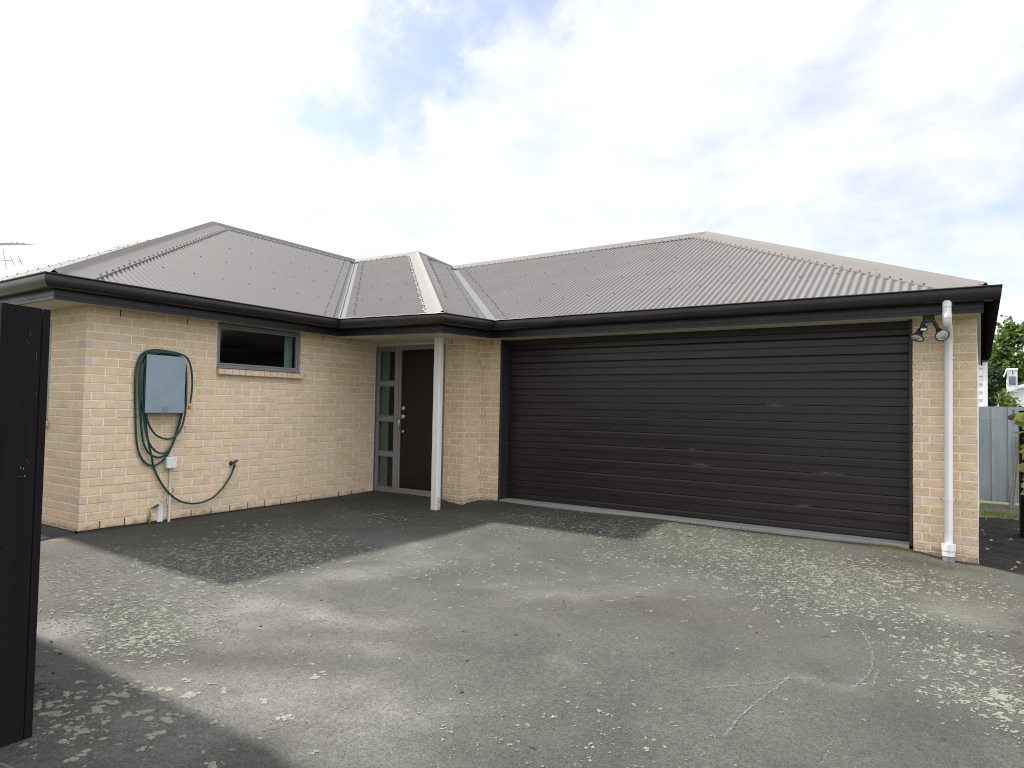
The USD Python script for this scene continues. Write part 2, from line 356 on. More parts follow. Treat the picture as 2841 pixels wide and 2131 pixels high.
# ------------------------------------------------------------------ ground
GP = np.array([(0, 0, -.012), (0, .8, -.012), (0, 2, 0.0), (0, 3.95, .022), (.6, 3.9, .030), (1.25, 3.88, .034), (1.28, 3.98, .02), (1.66, 3.98, -.028), (1.56, 3.72, -.06), (1.40, 3.6, -.055), (1.66, 4.39, .0), (1.97, 4.36, .022), (4.2, 4.37, .018), (6.7, 4.37, .012), (6.95, 4.36, -.02), (7.13, 4.34, -.058), (7.36, 4.36, -.062),
               (.8, 2.8, -.03), (2.6, 3.0, -.05), (4, 3.2, -.045), (6, 3.2, -.045), (7.4, 3, -.06), (1, 0.5, -.04), (2.5, 1, -.05), (4, 0, -.05), (6, 1, -.05), (4, -2, -.05), (2, -1.5, -.05), (0, -1.2, -.045), (-.3, -.35, -.05), (7, -1, -.055), (8.5, 2.5, -.065), (12, 0, -.07), (10, -8, -.06), (0, -8, -.05), (-6, -4, -.05), (-6, 6, -.05), (12, 8, -.07), (4, 10, -.02)])
_rbf = RBFInterpolator(GP[:, :2], GP[:, 2], kernel='linear', smoothing=0.002)
def ground_z(x, y):
    p = np.column_stack([np.ravel(x), np.ravel(y)])
    w = meshkit.fbm(np.column_stack([p * 1.1, np.zeros(len(p))]), 3, 5) - 0.5
    return _rbf(p) + 0.012 * w

def drive_edge(x):
    x = np.asarray(x, float)
    e = np.where(x < -0.02, np.maximum(-0.06 + 1.45 * x, -0.36), 4.62)
    return np.where(x > 7.37, 4.36 - 0.80 * (x - 7.36), e)

xs = np.unique(np.round(np.concatenate([np.arange(-5, -0.6, 0.2), np.arange(-0.6, 8.6, 0.04), np.arange(8.6, 12.1, 0.2), [-0.021, -0.019, 7.369, 7.371]]), 4))
ts = np.concatenate([np.linspace(-9, -2.8, 18)[:-1], np.linspace(-2.8, 0, 71)[:-1]])
tt = np.linspace(0, 1, 118)
E0 = drive_edge(xs)
rows = []
tn = np.concatenate([np.linspace(0, 0.42, 20)[:-1], np.linspace(0.42, 1, 190)])
X = np.repeat(xs[:, None], len(tn), 1); Y = -9 + (E0[:, None] + 9) * tn[None, :]
Z = ground_z(X, Y).reshape(X.shape)
nx, ny = X.shape
idx = np.arange(nx * ny).reshape(nx, ny)
q = np.stack([idx[:-1, :-1], idx[1:, :-1], idx[1:, 1:], idx[:-1, 1:]], -1).reshape(-1, 4)
V = np.column_stack([X.ravel(), Y.ravel(), Z.ravel()])
# skirt along the far edge so that the slab has a thickness
edge = idx[:, -1]; low = V[edge].copy(); low[:, 2] -= 0.12; n0 = len(V)
V = np.vstack([V, low])
qs = np.stack([edge[:-1], edge[1:], n0 + np.arange(1, nx), n0 + np.arange(nx - 1)], -1)
q = np.vstack([q, qs])

def blobs(P, items):
    out = np.zeros(len(P))
    for (bx, by, sx, sy, rot, w) in items:
        c, s = math.cos(rot), math.sin(rot); dx = P[:, 0] - bx; dy = P[:, 1] - by
        u = dx * c + dy * s; v = -dx * s + dy * c
        out += w * np.exp(-0.5 * ((u / sx) ** 2 + (v / sy) ** 2))
    return out

def px_ground(px, py, zz=-0.05):
    """The place on the ground that is seen at this point of the 2841 x 2131 photograph: used only to note down where stains lie."""
    v = CF + (px - 1420.5) / 1810.9 * CR - (py - 1065.5) / 1810.9 * CU
    t = (zz - CAM[2]) / v[2]
    return CAM + t * v

def stain_field(V):
    wob = np.column_stack([meshkit.fbm(V * 1.7, 4, 11) - .5, meshkit.fbm(V * 1.7, 4, 23) - .5]) * 0.5
    wob2 = np.column_stack([meshkit.fbm(V * 8.0, 4, 31) - .5, meshkit.fbm(V * 8.0, 4, 47) - .5]) * 0.22
    P = V[:, :2] + wob + wob2
    rag = .45 + 1.1 * meshkit.fbm(V * 5.0, 5, 61)
    g = lambda px, py: px_ground(px, py)[:2]
    worn = [(*g(1000, 1590), .55, .22, 1.35, .55), (*g(760, 1690), .6, .14, .3, .8), (*g(560, 1730), .35, .12, .1, .55), (*g(1180, 1520), .4, .35, 0, .35), (*g(140, 1740), .22, .13, 0, 1.0),
            (*g(900, 1990), .35, .25, .3, .5), (*g(520, 1990), .25, .3, .3, .45), (*g(1600, 1640), .5, .2, .6, .45), (*g(1500, 1840), .10, .07, .3, .36), (*g(2240, 1870), .12, .06, .3, .34), (*g(2700, 1700), .22, .3, .2, .55),
            (*g(1000, 1790), .5, .12, .5, .35), (*g(1250, 2000), .6, .3, .3, .25), (*g(1900, 1990), .6, .3, .3, .12), (*g(2300, 1900), .4, .2, .3, .15), (*g(420, 1870), .3, .18, .2, .3)]
    dark = [(*g(800, 1560), .6, .2, 0, .30), (*g(1330, 1640), .16, .10, .3, .35), (*g(700, 1470), 1.0, .25, 1.4, .2), (*g(1020, 1400), .5, .4, 0, .35), (*g(1350, 1420), .5, .2, 0, .25), (*g(2480, 1530), .35, .16, .5, .7), (*g(2640, 1575), .3, .12, .3, .6), (*g(620, 1960), .3, .2, .3, .2),
            (*g(180, 1500), .25, .08, 0, .3), (*g(600, 2080), .35, .3, 0, .25), (*g(1400, 1900), .5, .3, .3, .15), (*g(2100, 1750), .6, .35, .4, .15), (*g(420, 1810), .5, .12, .3, .35), (*g(2500, 1980), .35, .2, .3, .22), (*g(1700, 2080), .5, .15, .3, .2)]
    green = [(0.12, 2.0, .16, 2.2, 0, .9), (1.0, 3.4, 1.0, .5, 0, .6), (3.2, 4.25, 2.4, .12, 0, .7), (.3, 1.2, .35, 1.0, 0, .3), (2.2, 3.9, .7, .3, 0, .4), (5.5, 4.2, 1.5, .22, 0, .35), (5.0, 3.4, 2.4, .8, 0, .75), (2.0, 1.6, 1.6, 1.2, 0, .35), (7.2, 2.6, .8, 1.2, 0, .5)]
    warm = [(*g(150, 1515), .25, .06, .2, 1.1), (*g(380, 1505), .3, .06, 0, .35), (*g(2560, 1580), .35, .2, .4, .7), (*g(2700, 1640), .3, .3, .3, .55), (*g(900, 1740), .5, .15, .3, .25), (*g(600, 1880), .4, .2, .3, .2), (*g(1850, 1690), .4, .1, .3, .22)]
    orange = [(*g(130, 1502), .14, .025, .1, 1.0), (*g(330, 1500), .12, .03, 0, .3), (6.55, 4.33, .26, .035, 0, 1.3)]
    lum = 0.055 * np.clip(1 + 1.15 * np.clip(1.6 * blobs(P, worn) * rag - .22, 0, 1.05) - .55 * np.clip(blobs(P, dark), 0, 1), .3, 2)
    col = lum[:, None] * np.array([1.0, 1.005, 0.90])
    a = np.clip(blobs(P, green), 0, 1)[:, None] * 0.6
    col = col * (1 - a) + a * (lum[:, None] * np.array([0.92, 0.98, 0.68]))
    b = np.clip(blobs(P, warm), 0, 1)[:, None] * 0.55
    col = col * (1 - b) + b * (lum[:, None] * np.array([1.25, 1.05, 0.70]))
    c = np.clip(blobs(P, orange), 0, 1)[:, None] * 0.6
    return col * (1 - c) + c * np.array([0.20, 0.14, 0.035])
obj('driveway', (V, q), 'driveway', kind='structure', smooth=True, tone=stain_field(V))

far = trimesh.creation.box(extents=(1200, 1200, 0.1)); far.apply_translation((0, 0, -0.36))
obj('ground', far, 'ground_grass', kind='structure')
# weedy gap beside the left wall
gx, gy = np.meshgrid(np.linspace(-5, 0.1, 60), np.linspace(-0.42, 0.05, 14), indexing='ij')
gz = -0.125 + 0.02 * (meshkit.fbm(np.column_stack([gx.ravel() * 6, gy.ravel() * 6, gx.ravel() * 0]), 4, 3) - .5)
ii = np.arange(gx.size).reshape(gx.shape)
gq = np.stack([ii[:-1, :-1], ii[1:, :-1], ii[1:, 1:], ii[:-1, 1:]], -1).reshape(-1, 4)
obj('earth_strip', (np.column_stack([gx.ravel(), gy.ravel(), gz]), gq), 'bare_earth', kind='structure', smooth=True)

# soil bed right of the garage, then bare earth up to the fence
def sheet(x0, x1, ylo, yhi, nx_, ny_, zf):
    u = np.linspace(x0, x1, nx_); t = np.linspace(0, 1, ny_)
    XX = np.repeat(u[:, None], ny_, 1); YY = ylo(u)[:, None] * (1 - t) + yhi(u)[:, None] * t
    ZZ = zf(XX.ravel(), YY.ravel()); k = np.arange(XX.size).reshape(XX.shape)
    return np.column_stack([XX.ravel(), YY.ravel(), ZZ]), np.stack([k[:-1, :-1], k[1:, :-1], k[1:, 1:], k[:-1, 1:]], -1).reshape(-1, 4)
def soil_z(x, y): return -0.085 + 0.07 * (meshkit.fbm(np.column_stack([x * 7, y * 7, x * 0]), 5, 9) - .5)
SV, SQ = sheet(7.30, 14, lambda u: np.maximum(drive_edge(np.maximum(u, 7.372)) + 0.012, -3), lambda u: np.full_like(u, 8.0), 190, 130, soil_z)
obj('garden_soil', (SV, SQ), 'garden_soil', kind='structure', smooth=True)
EV, EQ = sheet(6.9, 14, lambda u: np.full_like(u, 7.98), lambda u: np.full_like(u, 9.75), 100, 40, lambda x, y: -0.075 + 0.03 * (meshkit.fbm(np.column_stack([x * 5, y * 5, x * 0]), 4, 19) - .5))
obj('bare_earth', (EV, EQ), 'bare_earth', kind='structure', smooth=True)

# ------------------------------------------------------------------ the house
HW = 2.236
house = thing('brick_house', 'low cream brick house with attached double garage under a grey corrugated hip roof', 'house')
DR = np.array([0.04306, 0.99907])      # the right side wall runs a little off square
JN = 0.010; BH = 0.076; CO = 0.086
bricks = []                            # (wall key, chamfered box, visible size)
def visible(c, area, nrm):
    v = c - CAM; d = np.linalg.norm(v); zc = v @ CF
    if zc < 0.3: return 0
    px = v @ CR / zc; py = v @ CU / zc
    if abs(px) > 0.80 or abs(py) > 0.60: return 0
    return area * max(0, -(v @ nrm) / d) / d ** 2
def brick_tone():
    k = RNG.random(); b = np.array([0.750, 0.565, 0.375])
    if k < .30: b = np.array([0.765, 0.565, 0.365])
    elif k < .50: b = np.array([0.735, 0.562, 0.355])
    elif k < .68: b = np.array([0.765, 0.580, 0.405])
    elif k < .74: b = np.array([0.710, 0.560, 0.405])
    b = b * np.array([1.0, 1.02, 1.06])
    return b * (0.94 + 0.11 * RNG.random())
def add_brick(key, lo, hi, nrm, flip=False):
    j = RNG.normal(0, 0.0009, 3); lo = np.array(lo, float); hi = np.array(hi, float)
    size = hi - lo
    if size.min() < 0.012: return
    m = box(lo[0], hi[0], lo[1], hi[1], lo[2], hi[2], 0.0035)
    c = (lo + hi) / 2; r = RNG.normal(0, 0.0022, 3)
    T = trimesh.transformations.euler_matrix(*r); m.apply_translation(-c); m.apply_transform(T); m.apply_translation(c + j)
    n = np.array(nrm, float); fl = [size[k] for k in range(3) if abs(n[k]) < .5]
    ff = np.array(lo) * (n < 0) + np.array(hi) * (n > 0) + c * (n == 0)
    tone = brick_tone()
    if (abs(n[1]) > .5 and size[0] < .08) or (abs(n[0]) > .5 and size[1] < .08):
        if RNG.random() < .6: tone = tone * np.array([.90, .94, 1.02])
    bricks.append((key, m, visible(ff, fl[0] * fl[1], n), tone))

def course_z(i): return HW - CO * i - BH, HW - CO * i
def subtract(a, b, holes):
    seg = [(a, b)]
    for h0, h1 in holes:
        seg = [s for (p, q_) in seg for s in ((p, min(q_, h0)), (max(p, h1), q_)) if s[1] - s[0] > 0.012]
    return seg
weeps = []
# wall beside the driveway (plane x = 0), running back from the corner
LA = 3.955
for i in range(26):
    z0, z1 = course_z(i)
    first = 0.070 if i % 2 == 0 else 0.190
    spans = [(0.0, first)]; s = first + JN
    while s < LA - 0.02:
        spans.append((s, min(s + 0.230, LA))); s += 0.240
    holes = [(1.402, 2.598)] if i < 6 else ([(1.398, 2.628)] if i == 6 else [])
    for k, (a, b) in enumerate(spans):
        if k == 0:
            # quoin: shared with the return wall
            if i % 2 == 0: add_brick('a', (-0.190, a, z0), (0, b, z1), (1, 0, 0))
            else: add_brick('a', (-0.070, a, z0), (0, b, z1), (1, 0, 0))
            continue
        for (p, q_) in subtract(a, b, holes): add_brick('a', (-0.070, p, z0), (0, q_, z1), (1, 0, 0))
        if i == 25: weeps.append((0, a - JN, z0, z1))
        if i == 0 and k in (2, 5, 10, 13, 15) and not (1.39 < a < 2.62): weeps.append((0, a - JN, z0, z1))
# return wall (plane y = 0), running left
for i in range(26):
    z0, z1 = course_z(i)
    s = (0.190 if i % 2 == 0 else 0.070) + JN
    while s < 2.9:
        a, b = s, s + 0.230
        holes = [(0.765, 1.95)] if z1 > 1.02 and z0 < 2.12 else []
        for (p, q_) in subtract(a, b, holes): add_brick('l', (-q_, 0, z0), (-p, 0.070, z1), (0, -1, 0))
        s += 0.240
# pier beside the door, its return, and the strip left of the garage door
PX0, PX1, PY, GY = 1.312, 1.656, 3.995, 4.388
GX0, GX1, GX2 = 1.972, 6.842, 7.356
def row(key, spans, z0, z1, fn, nrm):
    for (a, b) in spans:
        lo, hi = fn(a, b); add_brick(key, (*lo, z0), (*hi, z1), nrm)
for i in range(27):
    z0, z1 = course_z(i)
    if i % 2 == 0:
        pf, ps, gl = [(0, .100), (.110, .344)], [(.08, .310), (.320, .393)], [(0, .160), (.170, .316)]
        rp = [(0, .070), (.080, .310), (.320, .514)]
    else:
        pf, ps, gl = [(0, .231), (.241, .344)], [(.08 - .07, .135), (.145, .375)], [(0, .040), (.050, .316)]
        rp = [(0, .136), (.146, .376), (.386, .514)]
    row('p', pf, z0, z1, lambda a, b: ((PX0 + a, PY), (PX0 + b, PY + .070)), (0, -1, 0))
    row('p', [(max(a, .072), b) for a, b in ps], z0, z1, lambda a, b: ((PX1 - .070, PY + a), (PX1, PY + b)), (1, 0, 0))
    row('p', gl, z0, z1, lambda a, b: ((PX1 + a, GY), (PX1 + b, GY + .070)), (0, -1, 0))
    row('g', rp, z0, z1, lambda a, b: ((GX1 + a, GY), (GX1 + b, GY + .070)), (0, -1, 0))
order = sorted(range(len(bricks)), key=lambda k: -bricks[k][2])
single = set(order[:300])

MX = 0.0045
def wall_piece(x0, x1, y0, y1, z0=-0.3, z1=HW + 0.02): return box(x0, x1, y0, y1, z0, z1)
wa = cat_([box(-0.09, -MX, MX, 1.402, 0.012, HW + .01), box(-0.09, -MX, 2.598, LA + .02, 0.012, HW + .01), box(-0.09, -MX, 1.402, 2.598, 0.012, 1.65)])
wl = cat_([box(-0.765, -0.0905, MX, 0.09, 0.0, HW + .01), box(-7.0, -1.95, MX, 0.09, 0.0, HW + .01), box(-1.95, -0.765, MX, 0.09, 0.0, 1.02), box(-1.95, -.765, MX, .09, 2.13, HW + .01)])
wp = cat_([box(PX0 + MX, PX1 - MX, PY + MX, GY + .08, -.3, HW + .01), box(PX1 - MX, GX0 - .002, GY + MX, GY + .25, -.3, HW + .01)])
d_end = 7.2
wr = cat_([box(GX1 + MX, GX2 - .002, GY + MX, GY + .10, -.3, HW + .01)])
WALL = {'a': obj('wall', wa, 'mortar', house), 'l': obj('wall', wl, 'mortar', house), 'p': obj('wall', wp, 'mortar', house), 'g': obj('wall', wr, 'mortar', house)}
rest, rest_t = [], []
for k, (key, m, vis, tone) in enumerate(bricks):
    if k in single: obj('brick', m, 'brick', WALL[key], tone=tone)
    else: rest.append(m); rest_t.append(np.tile(tone, (len(m.vertices), 1)))
obj('brickwork', cat_(rest), 'brick', house, kind='stuff', tone=np.vstack(rest_t))
wp_ = [box(-0.05, -0.0015, a + .0015, a + JN - .0015, z0 + .002, z1 - .001) for (_, a, z0, z1) in weeps]
wp_ += [box(PX0 + x_, PX0 + x_ + .008, PY + .001, PY + .05, 2.162, HW) for x_ in (.101,)] + [box(PX1 - .05, PX1 - .001, PY + .311, PY + .319, 2.162, HW)] + [box(PX1 + .161, PX1 + .169, GY + .001, GY + .05, 2.162, HW), box(GX1 + .387 - .066, GX1 + .387 - .058 , GY + .001, GY + .05, 2.162, HW)]
obj('weep_hole', cat_(wp_), 'weep_dark', house, kind='stuff')
obj('foundation', cat_([box(-7.0, -0.012, 0.012, 0.10, -.3, -.001), box(-.09, -.016, .101, LA, -.3, .0115), box(-.09, -.016, .012, .100, -.3, .0115)]), 'plinth_concrete', house)
# right side wall, back walls
def obl(x0, y0, x1, y1, th, z0, z1):
    d = np.array([x1 - x0, y1 - y0]); d /= np.linalg.norm(d); n = np.array([d[1], -d[0]])
    a, b = np.array([x0, y0]), np.array([x1, y1])
    return hull([(*(p + o * n), z_) for p in (a, b) for o in (0, -th) for z_ in (z0, z1)])
RB = np.array([GX2, GY]) + DR * d_end
obj('side_wall', obl(GX2 - .002, GY + .004, RB[0], RB[1], .10, -.3, HW + .01), 'mortar', house)
obj('corner_trim', obl(GX2 + .004, GY + .001, GX2 + .004 + DR[0] * .05, GY + .001 + DR[1] * .05, .004, -.06, HW - .002), 'board_white', house)
obj('back_wall', cat_([box(-7.0, RB[0] - .1, RB[1] - .05, RB[1] + .05, -.3, HW), box(-7.05, -6.95, 0.09, RB[1] - .06, -.3, HW)]), 'mortar', house)
# inside: a floor and a ceiling so that rooms are dark, partition behind the windows
obj('interior', cat_([box(-6.9, -0.095, .1, 11.4, -.05, 0.0), box(-0.095, 7.2, 4.8, 11.4, -.05, 0.0), box(-3.0, -2.9, .1, 6.0, 0, 2.2), box(-2.9, 1.9, 6.0, 6.1, 0, 2.2), box(1.9, 1.99, 4.78, 6.0, 0, 2.2)]), 'room_wall', house)

# window in the driveway wall
win = group_part(house, 'window')
def ring_x(xo, xi, y0, y1, z0, z1, w):     # frame in the plane x = const
    return cat_([box(xo, xi, y0, y1, z0, z0 + w, .004), box(xo, xi, y0, y1, z1 - w, z1, .004), box(xo, xi, y0, y0 + w, z0 + w + .0005, z1 - w - .0005, .004), box(xo, xi, y1 - w, y1, z0 + w + .0005, z1 - w - .0005, .004)])
obj('frame', cat_([ring_x(-.012, -.075, 1.405, 2.595, 1.716, 2.224, .026), ring_x(-.022, -.065, 1.433, 2.567, 1.744, 2.196, .022), box(-.010, .012, 1.40, 2.60, 1.704, 1.716, .002)]), 'aluminium_paint', win)
obj('pane', box(-.046, -.050, 1.452, 2.548, 1.763, 2.177), 'window_glass', win)
cv = []
yy = np.linspace(2.44, 2.56, 25)
cp = np.array([(-.135 + .012 * math.sin(k * 1.6), y_) for k, y_ in enumerate(yy)])
vv = np.vstack([np.column_stack([cp, np.full(25, 1.70)]), np.column_stack([cp, np.full(25, 2.23)])])
obj('curtain', (vv, [[k, k + 1, 26 + k, 25 + k] for k in range(24)]), 'curtain_cloth', win, smooth=True)
nb = 14
for k in range(nb):
    a = 1.404 + k * (1.222 / nb); b = a + 1.222 / nb - .006
    o = RNG.normal(0, .0025)
    pr = [(-.03, 1.702), (.044 + o, 1.690), (.050 + o, 1.684), (.048 + o, 1.632), (.042 + o, 1.626), (-.03, 1.640)]
    m = hull([(x_, y_, z_ + RNG.normal(0, .0006)) for y_ in (a, b) for x_, z_ in pr])
    obj('sill_brick', m, 'brick', win, tone=brick_tone() * np.array([.93, .97, .98]))
obj('sill_mortar', hull([(x_, y_, z_) for y_ in (1.41, 2.62) for x_, z_ in [(-.03, 1.697), (.040, 1.685), (.040, 1.634), (-.03, 1.645)]]), 'mortar', win)
# window in the return wall, mostly behind the fence post
win2 = group_part(house, 'window')
def ring_y(yo, yi, x0, x1, z0, z1, w):
    return cat_([box(x0, x1, yo, yi, z0, z0 + w, .004), box(x0, x1, yo, yi, z1 - w, z1, .004), box(x0, x0 + w, yo, yi, z0 + w + .0005, z1 - w - .0005, .004), box(x1 - w, x1, yo, yi, z0 + w + .0005, z1 - w - .0005, .004)])
obj('frame', ring_y(.004, .07, -1.945, -.770, 1.09, 2.125, .045), 'aluminium_paint', win2)
obj('pane', box(-1.90, -.815, .040, .044, 1.135, 2.08), 'window_glass', win2)
for k in range(13):
    a = -1.97 + k * .0945
    obj('sill_brick', hull([(x_, y_, z_) for x_ in (a, a + .088) for y_, z_ in [(.03, 1.085), (-.045, 1.07), (-.048, 1.015), (.03, 1.02)]]), 'brick', win2, tone=brick_tone())

# front door with sidelight
DY = 4.02
fr = []
fd = group_part(house, 'door_frame')
def bar(x0, x1, z0, z1, y0=DY, y1=DY + .07): return box(x0, x1, y0, y1, z0, z1, .004)
for (x0, x1, z0, z1, y0) in [(-.040, .006, .045, 2.155, DY), (.345, .415, .045, 2.155, DY), (1.262, 1.308, .045, 2.155, DY), (-.040, 1.308, 2.155, 2.178, DY), (.006, .345, 2.108, 2.155, DY + .004), (.415, 1.262, 2.112, 2.155, DY + .004), (.006, .345, .045, .090, DY + .004), (.415, 1.262, .045, .100, DY + .004),
                             (.415, .455, .1005, 2.1115, DY + .012), (1.222, 1.262, .1005, 2.1115, DY + .012)]:
    obj('frame_bar', bar(x0, x1, z0, z1, y0, DY + .07), 'aluminium_paint', fd)
sl = group_part(house, 'sidelight')
zb = [(.094, .548), (.616, 1.069), (1.137, 1.590), (1.658, 2.106)]
for k, (z0, z1) in enumerate(zb):
    obj('pane', box(.007, .344, DY + .034, DY + .038, z0, z1), 'door_glass', sl)
    obj('bead', cat_([bar(.0065, .022, z0, z1, DY + .012, DY + .032), bar(.329, .3445, z0, z1, DY + .012, DY + .032), bar(.0225, .3285, z0, z0 + .012, DY + .012, DY + .032), bar(.0225, .3285, z1 - .012, z1, DY + .012, DY + .032)]), 'aluminium_paint', sl)
for k in range(3):
    obj('transom', bar(.0065, .3445, zb[k][1] + .001, zb[k + 1][0] - .001, DY + .006, DY + .06), 'aluminium_paint', sl)
obj('curtain', box(.045, .185, DY + .052, DY + .056, .06, 2.1), 'strip_green', sl)  # flat green panel added to give the pale strip behind the panes
door = obj('front_door', box(.457, 1.220, DY + .030, DY + .066, .102, 2.110, .003), 'door_paint', house)
for k in range(6):
    xa = .50 + k * .115
    obj('door_board', box(xa, xa + .109, DY + .0235, DY + .0305, .27 if k not in () else .2, 2.02, .003), 'door_paint', door)
def rose(r, th): return revolve([(0, 0), (r, 0), (r, th * .4), (r * .86, th * .8), (r * .7, th), (0, th)], 24)
obj('lock', cat_([align(rose(.033, .014), (.505, DY + .030, 1.262), (0, -1, 0)), align(rose(.014, .022), (.505, DY + .030, 1.262), (0, -1, 0))]), 'chrome', door, smooth=40)
obj('lock', cat_([align(rose(.036, .016), (.505, DY + .030, 1.138), (0, -1, 0))]), 'chrome', door, smooth=40)
hp = spline([(.505, DY + .018, 1.120), (.499, DY - .018, 1.105), (.496, DY - .046, 1.075), (.496, DY - .050, 1.03), (.498, DY - .036, .985), (.503, DY - .008, .950), (.506, DY + .018, .930)], 6)
obj('handle', cat_([tube(hp, [.008 + .003 * math.sin(math.pi * k / (len(hp) - 1)) for k in range(len(hp))], 10), align(rose(.023, .012), (.506, DY + .030, .925), (0, -1, 0))]), 'chrome', door, smooth=50)
obj('door_head', box(-.06, 1.325, DY + .006, DY + .06, 2.180, 2.240, .003), 'soffit_cream', house)
obj('door_wall', cat_([box(-.09, -.041, DY + .002, DY + .3, -.05, 2.24), box(1.3095, 1.32, DY + .002, DY + .3, -.05, 2.24), box(-.2, 1.32, DY + .08, DY + .3, 2.181, 2.24)]), 'mortar', house)
for k in range(6):
    a = -.03 + k * .232
    obj('step_brick', box(a, a + .222, DY - .010, DY + .07, -.02 - .02 * (k > 3), .042, .004), 'brick', house, tone=brick_tone() * np.array([.72, .62, .52]))

# garage door
GD = 4.572
gd = obj('garage_door', box(GX0 + .01, GX1 - .01, GD + .020, GD + .05, .045, 2.24), 'garage_paint', house)
pitch, zb0 = .1803, .118
prof_n = 0
for k in range(-1, 12):
    z0 = zb0 + k * pitch; z1 = z0 + pitch
    if k == -1: z0 = .044
    if k == 11: z1 = 2.236
    zm = (max(z0, zb0 + k * pitch) + z1) / 2 if k >= 0 else None
    pr = [(GD + .019, z0 + .002), (GD + .004, z0 + .002), (GD - .003, z0 + .007)]
    if zm is not None and k < 11:
        pr += [(GD - .003, zm - .005), (GD - .002, zm - .004), (GD + .006, zm - .001), (GD + .006, zm + .004), (GD - .0005, zm + .010)]
    pr += [(GD - .0005, z1 - .016), (GD + .0015, z1 - .013), (GD + .002, z1 - .010), (GD - .002, z1 - .008), (GD + .0, z1 - .003), (GD + .004, z1 - .001), (GD + .019, z1 - .001)]
    pr = np.array(pr)
    nseg = 60; xg = np.linspace(GX0 + .034, GX1 - .029, nseg + 1)
    wv = 0.0016 * (meshkit.fbm(np.column_stack([xg * 1.1, np.full_like(xg, k * 3.1), xg * 0]), 3, 40) - .5)
    VV = []
    for j, xx in enumerate(xg):
        a = pr.copy(); a[1:-1, 0] += wv[j]
        if k in (3, 4, 7):
            dx = {3: 4.71, 4: 6.10, 7: 5.57}[k]
            a[1:4, 0] += .004 * math.exp(-((xx - dx) / .05) ** 2)
        VV.append(np.column_stack([np.full(len(pr), xx), a]))
    VV = np.vstack(VV); kk = len(pr); FF = []
    for j in range(nseg):
        for i in range(kk - 1): FF.append([j * kk + i, (j + 1) * kk + i, (j + 1) * kk + i + 1, j * kk + i + 1])
    obj('slat', (VV, FF), 'garage_paint', gd)
scf = []
for (sx, sz, w) in [(5.567, 1.378, .10), (4.712, .668, .09), (6.096, .662, .12), (5.833, .300, .06), (4.608, .848, .05)]:
    for _ in range(26):
        u = RNG.normal(0, w * .6); h_ = RNG.normal(0, .006); L_ = RNG.uniform(.008, .05) * (w / .1)
        t_ = .0008; an = RNG.normal(0, .25 if abs(u) > w * .3 else .9)
        p0 = np.array([sx + u, GD - .0065, sz + h_]); dd = np.array([math.cos(an), 0, math.sin(an)]) * L_; nn = np.array([-math.sin(an), 0, math.cos(an)]) * t_
        scf.append(hull([p0 - dd - nn, p0 + dd - nn, p0 + dd + nn, p0 - dd + nn, p0 + np.array([0, .001, 0])]))
obj('scuff_mark', cat_(scf), 'scratch_white', gd, kind='stuff')
jamb = group_part(house, 'garage_frame')
obj('jamb', box(GX0 + .002, GX0 + .032, GY - .004, GD + .06, .02, HW - .004, .003), 'jamb_paint', jamb)
obj('jamb', box(GX1 - .030, GX1 - .002, GY - .004, GD + .06, .03, HW - .004, .003), 'jamb_paint', jamb)
obj('head', box(GX0 + .033, GX1 - .031, GD - .05, GD + .018, 2.165, HW + .006, .004), 'jamb_paint', jamb)
thr = group_part(house, 'threshold')
for (a, b) in [(GX0 + .034, 5.226), (5.232, GX1 - .032)]:
    obj('threshold_strip', hull([(x_, y_, z_) for x_ in (a, b) for y_, z_ in [(GY - .012, -.02), (GY - .012, .030), (GY - .004, .036), (GD + .06, .041), (GD + .06, -.02)]]), 'threshold_concrete', thr)
obj('garage_back', cat_([box(GX0 - .002, GX0 + .0015, GY + .09, GD + .3, 0, 2.24), box(GX0, GX1, GD + .3, GD + .32, 0, 2.24)]), 'room_wall', house)

# soffit, fascia, gutter
EO, EL, EGy, XPO, YPO = .2312, .3887, 4.0604, 2.0372, 3.0281
XR = 7.396; SAG = -.035
SB = np.array([XR, EGy]) + DR * 7.55
out_line = [(-7.25, -EL, 0), (EO, -EL, 0), (EO, YPO, 0), (XPO, YPO, SAG), (XPO, EGy, 0), (XR, EGy, 0), (SB[0], SB[1], 0)]
segs = [(out_line[k], out_line[k + 1]) for k in range(6)]
# mitre data: sweep every run on its own but with the mitre of the whole line
fas = [(-.020, 2.225), (0, 2.225), (0, 2.252), (-.004, 2.254), (-.004, 2.259), (0, 2.261), (0, 2.296), (-.004, 2.298), (-.004, 2.303), (0, 2.305), (0, 2.425), (-.020, 2.425)]
gut_o = [(.003, 2.432), (.003, 2.334), (.020, 2.321), (.052, 2.316), (.086, 2.322), (.112, 2.342), (.126, 2.372), (.128, 2.405), (.120, 2.432), (.124, 2.441), (.131, 2.446), (.134, 2.440), (.132, 2.434)]
gut_i = [(.116, 2.430), (.123, 2.404), (.120, 2.374), (.108, 2.347), (.084, 2.328), (.052, 2.322), (.022, 2.326), (.008, 2.337), (.008, 2.432)]
gut = gut_o + gut_i
def run_of(k, section):
    m = sweep(out_line, section, ends=False); n = len(section)
    V_ = m.vertices[k * n:(k + 2) * n]; F_ = []
    for j in range(n):
        q_ = (j + 1) % n; F_ += [[j, q_, n + q_], [j, n + q_, n + j]]
    return trimesh.Trimesh(V_, F_, process=False)
for k in range(6):
    lab = None
    obj('fascia', run_of(k, fas), 'weathered_no_sheen' if k == 5 else 'fascia_paint', house, smooth=25, label='grey weathered fascia along the right side' if k == 5 else None)
    obj('gutter', run_of(k, gut), 'gutter_paint' if k < 5 else 'weathered_no_sheen', house, smooth=40)  # right run swaps gutter paint for the unreflective one, suppressing bright sky sheen
